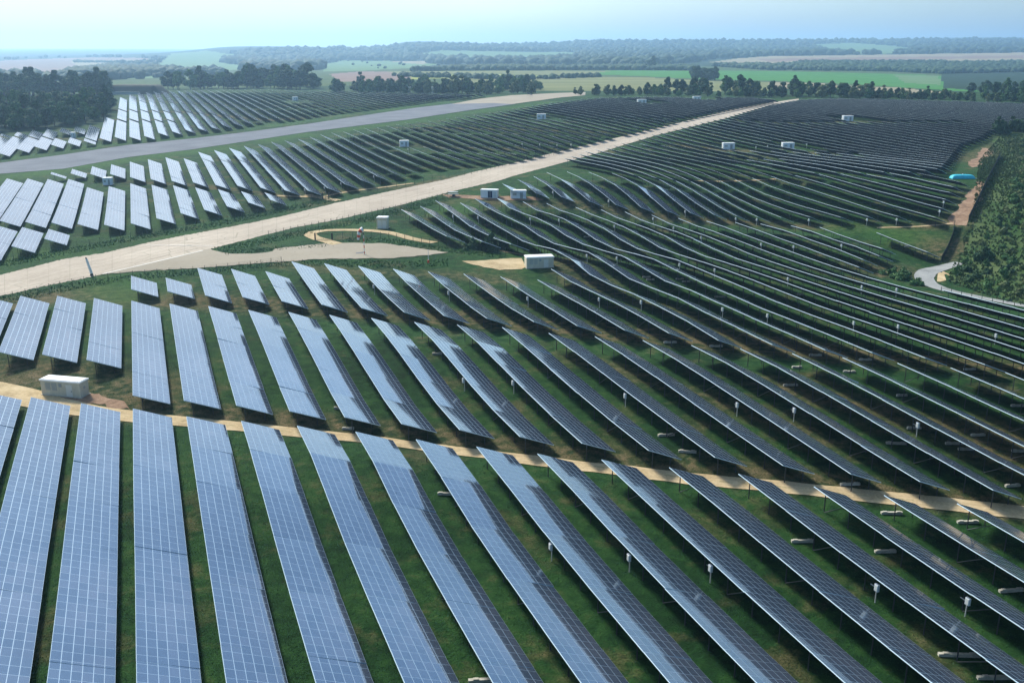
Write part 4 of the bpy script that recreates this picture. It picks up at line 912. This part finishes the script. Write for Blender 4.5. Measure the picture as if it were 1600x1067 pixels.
# ------------------------------------------------------------------ trees and bushes
def crown_mesh(name, seed, h, rad, base, nl, lobes, leaf_s, shape=1.):
    r_ = random.Random(seed); L = []
    for k in range(lobes):
        t = r_.random(); a = r_.random()*6.283; zz = base+(h-base)*(.12+.80*t)
        pr = rad*(math.sin(math.pi*min(1, .22+.72*t*shape)))*(.25+.55*r_.random())
        L.append((pr*math.cos(a), pr*math.sin(a), zz, rad*(.28+.25*r_.random())*(1.12-.45*t)))
    L.append((0, 0, h-rad*.33, rad*.33))
    v, f = [], []
    wts = [q[3]**2 for q in L]
    for i in range(nl):
        x, y, z, rr = r_.choices(L, wts)[0]
        d = Vector((r_.gauss(0, 1), r_.gauss(0, 1), r_.gauss(.25, 1))).normalized(); p = Vector((x, y, z)) + Vector((d.x*rr, d.y*rr, d.z*rr*.8))*(.72+.42*r_.random())
        if p.z < .15: p.z = .15+.3*r_.random()
        nn = (d + Vector((r_.gauss(0, .5), r_.gauss(0, .5), r_.gauss(.15, .5)))).normalized(); u = nn.orthogonal().normalized(); u.rotate(Matrix.Rotation(r_.random()*6.28, 3, nn)); w = nn.cross(u)
        s_ = leaf_s*(.6+.8*r_.random()); c = len(v)
        v += [tuple(p-u*s_*.6-w*s_*.3), tuple(p+u*s_*.1-w*s_*.62), tuple(p+u*s_*.7+w*s_*.05), tuple(p+u*s_*.05+w*s_*.6), tuple(p-u*s_*.55+w*s_*.35)]; f.append((c, c+1, c+2, c+3, c+4))
    # an inner core of leaves keeps the middle from being see-through
    for (x, y, z, rr) in L:
        for k in range(max(6, nl//(len(L)*8))):
            d = Vector((r_.gauss(0, 1), r_.gauss(0, 1), r_.gauss(0, 1))).normalized(); p = Vector((x, y, z))+d*rr*.45
            p.z = max(.2, p.z); u = d.orthogonal().normalized(); w = d.cross(u); s_ = rr*.55; c = len(v)
            v += [tuple(p-u*s_-w*s_*.3), tuple(p-w*s_), tuple(p+u*s_+w*.2*s_), tuple(p+w*s_)]; f.append((c, c+1, c+2, c+3))
    return mesh_from(name, v, f)
def trunk_mesh(h, base, rad, seed):
    r_ = random.Random(seed); mb = MB(); p = Vector((0, 0, -.4)); rr = h*.022+.06
    for k in range(4):
        q = Vector((r_.gauss(0, .12), r_.gauss(0, .12), (k+1)*h*.19)); mb.bar(p, q, rr, 7, rr*.75); p = q; rr *= .75
        if k >= 1:
            for b_ in range(2):
                a = r_.random()*6.28; mb.bar(p, p+Vector((math.cos(a)*rad*.6, math.sin(a)*rad*.6, h*.16)), rr*.6, 5, rr*.15)
    return mb.mesh('trunk')
PROTO = {}
for kind, specs in {'oak': [(1, 14, 5.6, 2.2), (2, 13, 5.0, 2.0), (3, 15, 4.8, 2.6), (4, 12, 5.8, 1.6), (5, 16, 4.2, 2.4)], 'small': [(6, 8, 3.2, .8), (7, 7, 3.6, .6), (8, 9, 2.8, 1.0), (9, 6.5, 3.0, .5)],
                    'bush': [(10, 3.4, 2.6, .1), (11, 2.8, 2.9, .05), (12, 4.2, 2.4, .2), (13, 2.3, 2.4, .05), (14, 3.8, 3.1, .1)]}.items():
    for sd_, h, rd, bs in specs:
        nl = {'oak': 1700, 'small': 1000, 'bush': 1000}[kind]; ls_ = {'oak': .62, 'small': .5, 'bush': .34}[kind]
        PROTO.setdefault(kind, []).append((crown_mesh('crown', sd_, h, rd, bs, nl, {'oak': 16, 'small': 11, 'bush': 9}[kind], ls_), trunk_mesh(h, bs, rd, sd_), h))
for k in PROTO:
    for c_, t_m, _ in PROTO[k]: t_m.materials.append(M['bark'])
CM = {}
def crown_variant(me_, mname):
    key = (me_.name, mname)
    if key not in CM: q = me_.copy(); q.name = 'crown'; q.materials.clear(); q.materials.append(M[mname]); CM[key] = q
    return CM[key]
TREES = 0
def tree(x, y, z, kind, sc, mname, label, cat, group, name, r_=random):
    global TREES; TREES += 1
    c_, t_m, h = r_.choice(PROTO[kind]); o = empty(name, (x, y, z), r_.random()*6.28); o.scale = (sc*r_.uniform(.88, 1.14), sc*r_.uniform(.88, 1.14), sc*r_.uniform(.85, 1.15)); tag(o, label, cat, group)
    link('crown' if kind != 'bush' else 'foliage', crown_variant(c_, mname), (), o); link('trunk' if kind != 'bush' else 'stem', t_m, (), o)
def scatter(poly, spacing, maxn, seed):
    """points on the ground whose picture lies in poly, at least spacing metres apart"""
    xs, ys = [p[0] for p in poly], [p[1] for p in poly]; r_ = np.random.RandomState(seed); n_ = 9000
    c = ground([xs[0]]+xs, [ys[0]]+ys)[:, :2]; lo_, hi_ = c.min(0), c.max(0)
    q = lo_ + r_.rand(n_, 2)*(hi_-lo_); z = hz(q[:, 0], q[:, 1]); px, py, w = project(q[:, 0], q[:, 1], z); ok = in_poly(px, py, poly) & (w > 0)
    q, z = q[ok], z[ok]; keep = []
    for i in range(len(q)):
        if all((q[i, 0]-q[j_, 0])**2+(q[i, 1]-q[j_, 1])**2 > spacing**2 for j_ in keep): keep.append(i)
        if len(keep) >= 1200: break
    keep.sort(key=lambda i: q[i, 0]*sy+q[i, 1]*cy); keep = keep[:maxn]
    return [(q[i, 0], q[i, 1], z[i]) for i in keep]
r_ = random.Random(3)
# the wood at the left
for x, y, z in scatter([(-70, 211), (0, 208), (60, 203), (110, 197), (158, 189), (172, 183), (172, 166), (140, 156), (80, 150), (-70, 148)], 9.5, 120, 5):
    tree(x, y, z, 'oak', r_.uniform(.8, 1.1), r_.choice(['leaf_dark', 'leaf_dark', 'leaf_mid']), 'dense dark green tree in the wood at the left edge', 'tree', 'trees of the wood at the left edge', 'broadleaf_tree', r_)
def line(pts, n_, spread, kind, scr, mats_, label, cat, group, name, lift=0):
    p = dens(pts, 4); 
    for i in range(n_):
        a = p[int(r_.random()*len(p))]; g = G(a[0]+r_.uniform(-2, 2), a[1]+r_.uniform(-spread, spread))
        tree(g[0], g[1], g[2], kind, r_.uniform(*scr), r_.choice(mats_), label, cat, group, name, r_)
line([(-40, 149), (60, 149), (165, 147.5)], 62, 1.2, 'oak', (1.25, 1.5), ['leaf_dark'], 'tall dark tree rising behind the wood at the left', 'tree', 'tall trees behind the left wood', 'broadleaf_tree')
line([(258, 140.5), (300, 139.5), (400, 138.5), (500, 140)], 42, .8, 'oak', (1.1, 1.6), ['leaf_dark', 'leaf_dark', 'leaf_mid'], 'tall dark tree in the dense line behind the silvery rows', 'tree', 'dense tree line behind the silvery rows', 'broadleaf_tree')
line([(350, 137), (380, 135), (440, 134), (495, 137)], 20, 1.5, 'oak', (1.4, 1.8), ['leaf_dark'], 'tall dark tree in the dense line behind the silvery rows', 'tree', 'dense tree line behind the silvery rows', 'broadleaf_tree')
line([(500, 143), (620, 145.5), (760, 147), (830, 146)], 75, 1.2, 'small', (1.1, 1.9), ['leaf_dark', 'leaf_mid', 'leaf_olive'], 'small bushy tree in the ragged line behind the far rows', 'tree', 'ragged tree line behind the far rows', 'small_tree')
line([(560, 138), (700, 140), (820, 141), (860, 141)], 40, 2, 'small', (1.1, 2.0), ['leaf_dark', 'leaf_mid'], 'small bushy tree in the ragged line behind the far rows', 'tree', 'ragged tree line behind the far rows', 'small_tree')
line([(900, 147.5), (1000, 149), (1100, 150), (1250, 152)], 75, 1.8, 'small', (.6, 1.2), ['leaf_mid', 'leaf_olive', 'leaf_dark'], 'low green tree in the hedge beyond the dark field', 'tree', 'hedge trees beyond the dark field', 'small_tree')
line([(1045, 147), (1085, 146), (1105, 147)], 9, 1., 'oak', (.8, 1.0), ['leaf_dark'], 'round dark tree standing above the hedge beyond the runway', 'tree', 'round trees above the far hedge', 'broadleaf_tree')
line([(1205, 150), (1240, 150)], 5, .8, 'oak', (.9, 1.1), ['leaf_dark'], 'big dark tree where the runway meets the far hedge', 'tree', 'big trees at the far end of the runway', 'broadleaf_tree')
line([(1130, 148), (1180, 149)], 9, .5, 'oak', (.8, 1.1), ['leaf_dark', 'leaf_mid'], 'round dark tree standing above the hedge beyond the runway', 'tree', 'round trees above the far hedge', 'broadleaf_tree')
line([(1240, 151.5), (1300, 152), (1360, 153)], 34, 1.8, 'oak', (.55, .9), ['leaf_mid', 'leaf_dark', 'leaf_olive'], 'broad green tree in the line beyond the dark field', 'tree', 'tree line beyond the dark field', 'broadleaf_tree')
line([(1350, 153), (1450, 155.5), (1540, 158), (1640, 160)], 95, 2., 'small', (.6, 1.15), ['leaf_mid', 'leaf_olive', 'leaf_dark'], 'mixed green tree at the right end of the far tree line', 'tree', 'trees at the right end of the far tree line', 'small_tree')
line([(1078, 126), (1095, 125), (1116, 126)], 12, .8, 'oak', (1.2, 1.45), ['leaf_dark'], 'tall dark tree in the small clump standing in the green field', 'tree', 'clump of trees in the green field', 'broadleaf_tree')
line([(1012, 109), (1018, 109)], 2, .3, 'oak', (1.6, 1.9), ['leaf_dark'], 'tall lone tree above the far hedge', 'tree', 'lone trees above the far hedge', 'broadleaf_tree')
for x, y, z in scatter([(1472, 140), (1474, 118), (1500, 114), (1660, 116), (1660, 150), (1560, 150)], 16, 44, 8):
    tree(x, y, z, 'oak', r_.uniform(.7, .95), r_.choice(['leaf_dark', 'leaf_mid']), 'dark tree of the wood at the right beyond the green field', 'tree', 'trees of the wood beyond the green field', 'broadleaf_tree', r_)
# scrub on the slope at the right
line([(1552, 212), (1575, 208), (1620, 205)], 16, 3, 'small', (.7, 1.1), ['leaf_dark'], 'dark shrubby tree at the top of the scrub slope', 'tree', 'dark trees at the top of the scrub slope', 'small_tree')
sp_ = scatter([(1572, 222), (1660, 210), (1660, 478), (1600, 470), (1545, 455), (1500, 440), (1484, 430), (1512, 408), (1558, 345), (1594, 262)], 4.6, 170, 9)
for x, y, z in sp_:
    tree(x, y, z-.2, 'bush', r_.choice([.4, .5, .6, .75, .9])*r_.uniform(.85, 1.1), r_.choice(['leaf_dark', 'leaf_mid', 'leaf_mid', 'leaf_olive', 'leaf_olive']), 'thick green bush in the scrub on the slope at the right', 'bush', 'bushes on the slope at the right', 'bush', r_)
for px, py, sc in ((740, 389, .8), (755, 390, .9), (768, 389, 1.), (783, 391, .9), (770, 394, .7), (727, 391, .6)):
    g = G(px, py); tree(g[0], g[1], g[2]-.3, 'bush', sc, 'leaf_dark', 'dark low bush between the gravel path and the sandy yard', 'bush', 'bushes by the sandy yard', 'bush', r_)
for px, py, sc in ((1395, 432, .7), (1405, 436, .8), (1420, 438, .7), (1432, 445, .7), (1412, 429, .6), (1380, 428, .5)):
    g = G(px, py); tree(g[0], g[1], g[2]-.4, 'bush', sc, 'leaf_mid', 'low green bush in the hollow left of the grey road', 'bush', 'bushes left of the grey road', 'bush', r_)
print('trees', TREES)

# rough tall grass along verges and between the bushes: tufts, one object
def tufts(name, label, lines, polys, density, hgt, mname, seed):
    r2 = np.random.RandomState(seed); pts = []
    for l, wd in lines:
        a = world_line(l)[:, :2]
        for p0, p1 in zip(a[:-1], a[1:]):
            Ls = np.hypot(*(p1-p0)); k = r2.poisson(Ls*wd*density); t = r2.rand(k, 1); nn = np.array([-(p1-p0)[1], (p1-p0)[0]])/max(Ls, .1)
            pts.append(p0+(p1-p0)*t+nn*(r2.rand(k, 1)-.5)*wd)
    for poly, nn_ in polys:
        c = ground([p[0] for p in poly], [p[1] for p in poly])[:, :2]; q = c.min(0)+r2.rand(nn_, 2)*(c.max(0)-c.min(0)); z = hz(q[:, 0], q[:, 1]); px, py, w = project(q[:, 0], q[:, 1], z)
        pts.append(q[in_poly(px, py, poly)])
    q = np.vstack(pts); z = hz(q[:, 0], q[:, 1]); n_ = len(q); v = np.empty((n_*6, 3)); 
    a = r2.rand(n_)*6.28; h_ = hgt*(.4+.9*r2.rand(n_)); wv = hgt*(.35+.4*r2.rand(n_))
    for s_, (da) in enumerate((0, 1.6)):
        ux, uy = np.cos(a+da), np.sin(a+da)
        v[s_*3::6] = np.stack([q[:, 0]-ux*wv, q[:, 1]-uy*wv, z-.05], 1); v[s_*3+1::6] = np.stack([q[:, 0]+ux*wv, q[:, 1]+uy*wv, z-.05], 1)
        v[s_*3+2::6] = np.stack([q[:, 0]+uy*wv*.4, q[:, 1]-ux*wv*.4, z+h_], 1)
    me_ = bpy.data.meshes.new(name); me_.vertices.add(n_*6); me_.vertices.foreach_set('co', v.astype(np.float32).ravel()); me_.loops.add(n_*6); me_.loops.foreach_set('vertex_index', np.arange(n_*6, dtype=np.int32))
    me_.polygons.add(n_*2); me_.polygons.foreach_set('loop_start', (np.arange(n_*2)*3).astype(np.int32)); me_.update(calc_edges=True)
    tag(link(name, me_, [M[mname]]), label, 'grass', kind='stuff'); print(name, n_)
tufts('rough_grass', 'rough tall grass along the runway verges', [([(-20, 474), (60, 458), (137, 443), (240, 430), (330, 424), (420, 413), (520, 411), (620, 414), (700, 411)], 6), ([(340, 391), (420, 376), (500, 358), (600, 338), (700, 308)], 7), ([(350, 396), (420, 390), (520, 383)], 5),
        ([(540, 374), (600, 376), (680, 388), (790, 402)], 6), ([(0, 414), (200, 374), (330, 352), (520, 312)], 7)], [], 2.4, .30, 'leaf_mid', 4)
tufts('short_grass', 'short grass between the nearest rows of panels', [], [([(-60, 560), (1660, 620), (1660, 1120), (-60, 1120)], 90000)], 0, .10, 'grass_blade', 8)
tufts('scrub_grass', 'rough grass and low scrub on the slope at the right', [], [([(1530, 250), (1562, 215), (1660, 205), (1660, 490), (1600, 480), (1540, 462), (1480, 440), (1495, 400), (1520, 330)], 60000)], 0, .7, 'leaf_olive', 6)

# ------------------------------------------------------------------ far-off woods that read as one mass
ico = bmesh.new(); bmesh.ops.create_icosphere(ico, subdivisions=1, radius=1); IV = np.array([v.co[:] for v in ico.verts]); IF = np.array([[v.index for v in f.verts] for f in ico.faces]); ico.free()
def far_wood(name, label, polys, n_, rad, seed, mname='leaf_far', excl=()):
    r2 = np.random.RandomState(seed); P_ = []
    for poly, dn in polys:
        xs, ys = [p[0] for p in poly], [p[1] for p in poly]; k = int(n_*dn)
        px = min(xs)+r2.rand(k)*(max(xs)-min(xs)); py = min(ys)+r2.rand(k)*(max(ys)-min(ys)); ok = in_poly(px, py, poly)
        for e in excl: ok &= ~in_poly(px, py, e)
        P_.append(ground(px[ok], py[ok]))
    q = np.vstack(P_); D = q[:, 0]*sy+q[:, 1]*cy; q = q[(D > 1000) & (D < 15500)]; n2 = len(q)
    s_ = rad*(.6+.8*r2.rand(n2)); v = IV[None]*(s_[:, None, None]*np.array([1., 1., .75])); v *= (1+.35*(r2.rand(n2, len(IV), 1)-.5)); v = v + q[:, None]; v[..., 2] += (s_*.45)[:, None]
    f = (IF[None]+(np.arange(n2)*len(IV))[:, None, None]).reshape(-1)
    me_ = bpy.data.meshes.new(name); me_.vertices.add(n2*len(IV)); me_.vertices.foreach_set('co', v.astype(np.float32).ravel()); me_.loops.add(len(f)); me_.loops.foreach_set('vertex_index', f.astype(np.int32))
    me_.polygons.add(len(f)//3); me_.polygons.foreach_set('loop_start', (np.arange(len(f)//3)*3).astype(np.int32)); me_.update(calc_edges=True)
    tag(link(name, me_, [M[mname]]), label, 'wood', kind='stuff'); print(name, n2)
leaf('leaf_far', (.018, .045, .024), (.032, .070, .034), (.055, .10, .045))
EX = [p for _, p in FIELDS]
far_wood('distant_wood', 'long tree belt beyond the green field', [([(640, 112), (760, 107), (900, 107.5), (1010, 107), (1090, 107), (1090, 110.5), (900, 110), (700, 111)], 1), ([(1110, 104), (1250, 102), (1400, 102), (1500, 100), (1640, 98), (1640, 112), (1470, 116), (1380, 112), (1200, 110)], 1.4)], 3400, 7, 1)
far_wood('distant_wood', 'dark woods covering the far hills', [([(340, 88), (400, 79), (520, 78), (600, 76), (640, 70), (700, 70), (800, 72), (900, 66), (1050, 65), (1200, 64.5), (1400, 63), (1650, 62), (1650, 84), (1200, 88), (1110, 95), (1000, 106), (800, 103), (620, 100), (500, 110), (420, 112), (340, 108)], 1)], 11000, 15, 2, excl=EX)
far_wood('distant_wood', 'scattered woods and hedges in the valley at the left', [([(-40, 93), (120, 88), (350, 90), (350, 118), (120, 128), (-40, 132)], .35), ([(100, 104), (160, 106), (270, 109), (280, 118), (110, 122)], .5)], 2600, 10, 3, excl=EX[10:11]+EX[11:12])
far_wood('distant_wood', 'thin hedges between the far fields', [([(610, 119), (640, 118), (820, 124), (940, 119.5), (940, 121), (820, 125.5), (640, 121)], 1), ([(1250, 97), (1480, 96.5), (1480, 98.5), (1250, 99.5)], 1), ([(530, 96), (560, 94), (700, 103), (560, 112)], .05), ([(115, 96), (215, 98), (215, 99), (115, 98)], .6)], 700, 5, 4)

# ------------------------------------------------------------------ haze
hb = MB().box((0, 0, 0), (1, 1, 1)).mesh('haze')
hm = bpy.data.materials.new('haze'); hm.use_nodes = True; nt = hm.node_tree; nt.nodes.clear()
ou = nt.nodes.new('ShaderNodeOutputMaterial'); pv = nt.nodes.new('ShaderNodeVolumePrincipled'); pv.inputs['Color'].default_value = (.45, .71, .99, 1); pv.inputs['Density'].default_value = HAZE; pv.inputs['Anisotropy'].default_value = .5
nt.links.new(pv.outputs[0], ou.inputs['Volume']); hb.materials.append(hm); ho = link('haze', hb); tag(ho, kind='stuff', label='thin blue haze over the whole plain', cat='haze')
zmin = min(v.co.z for v in me.vertices) - 1.0; zmax = max(330., max(v.co.z for v in me.vertices)+40)
ho.location = (0, 0, (zmin+zmax)/2); ho.scale = (37000, 37000, zmax-zmin)
print('objects', len(bpy.data.objects), 'z', zmin, zmax)
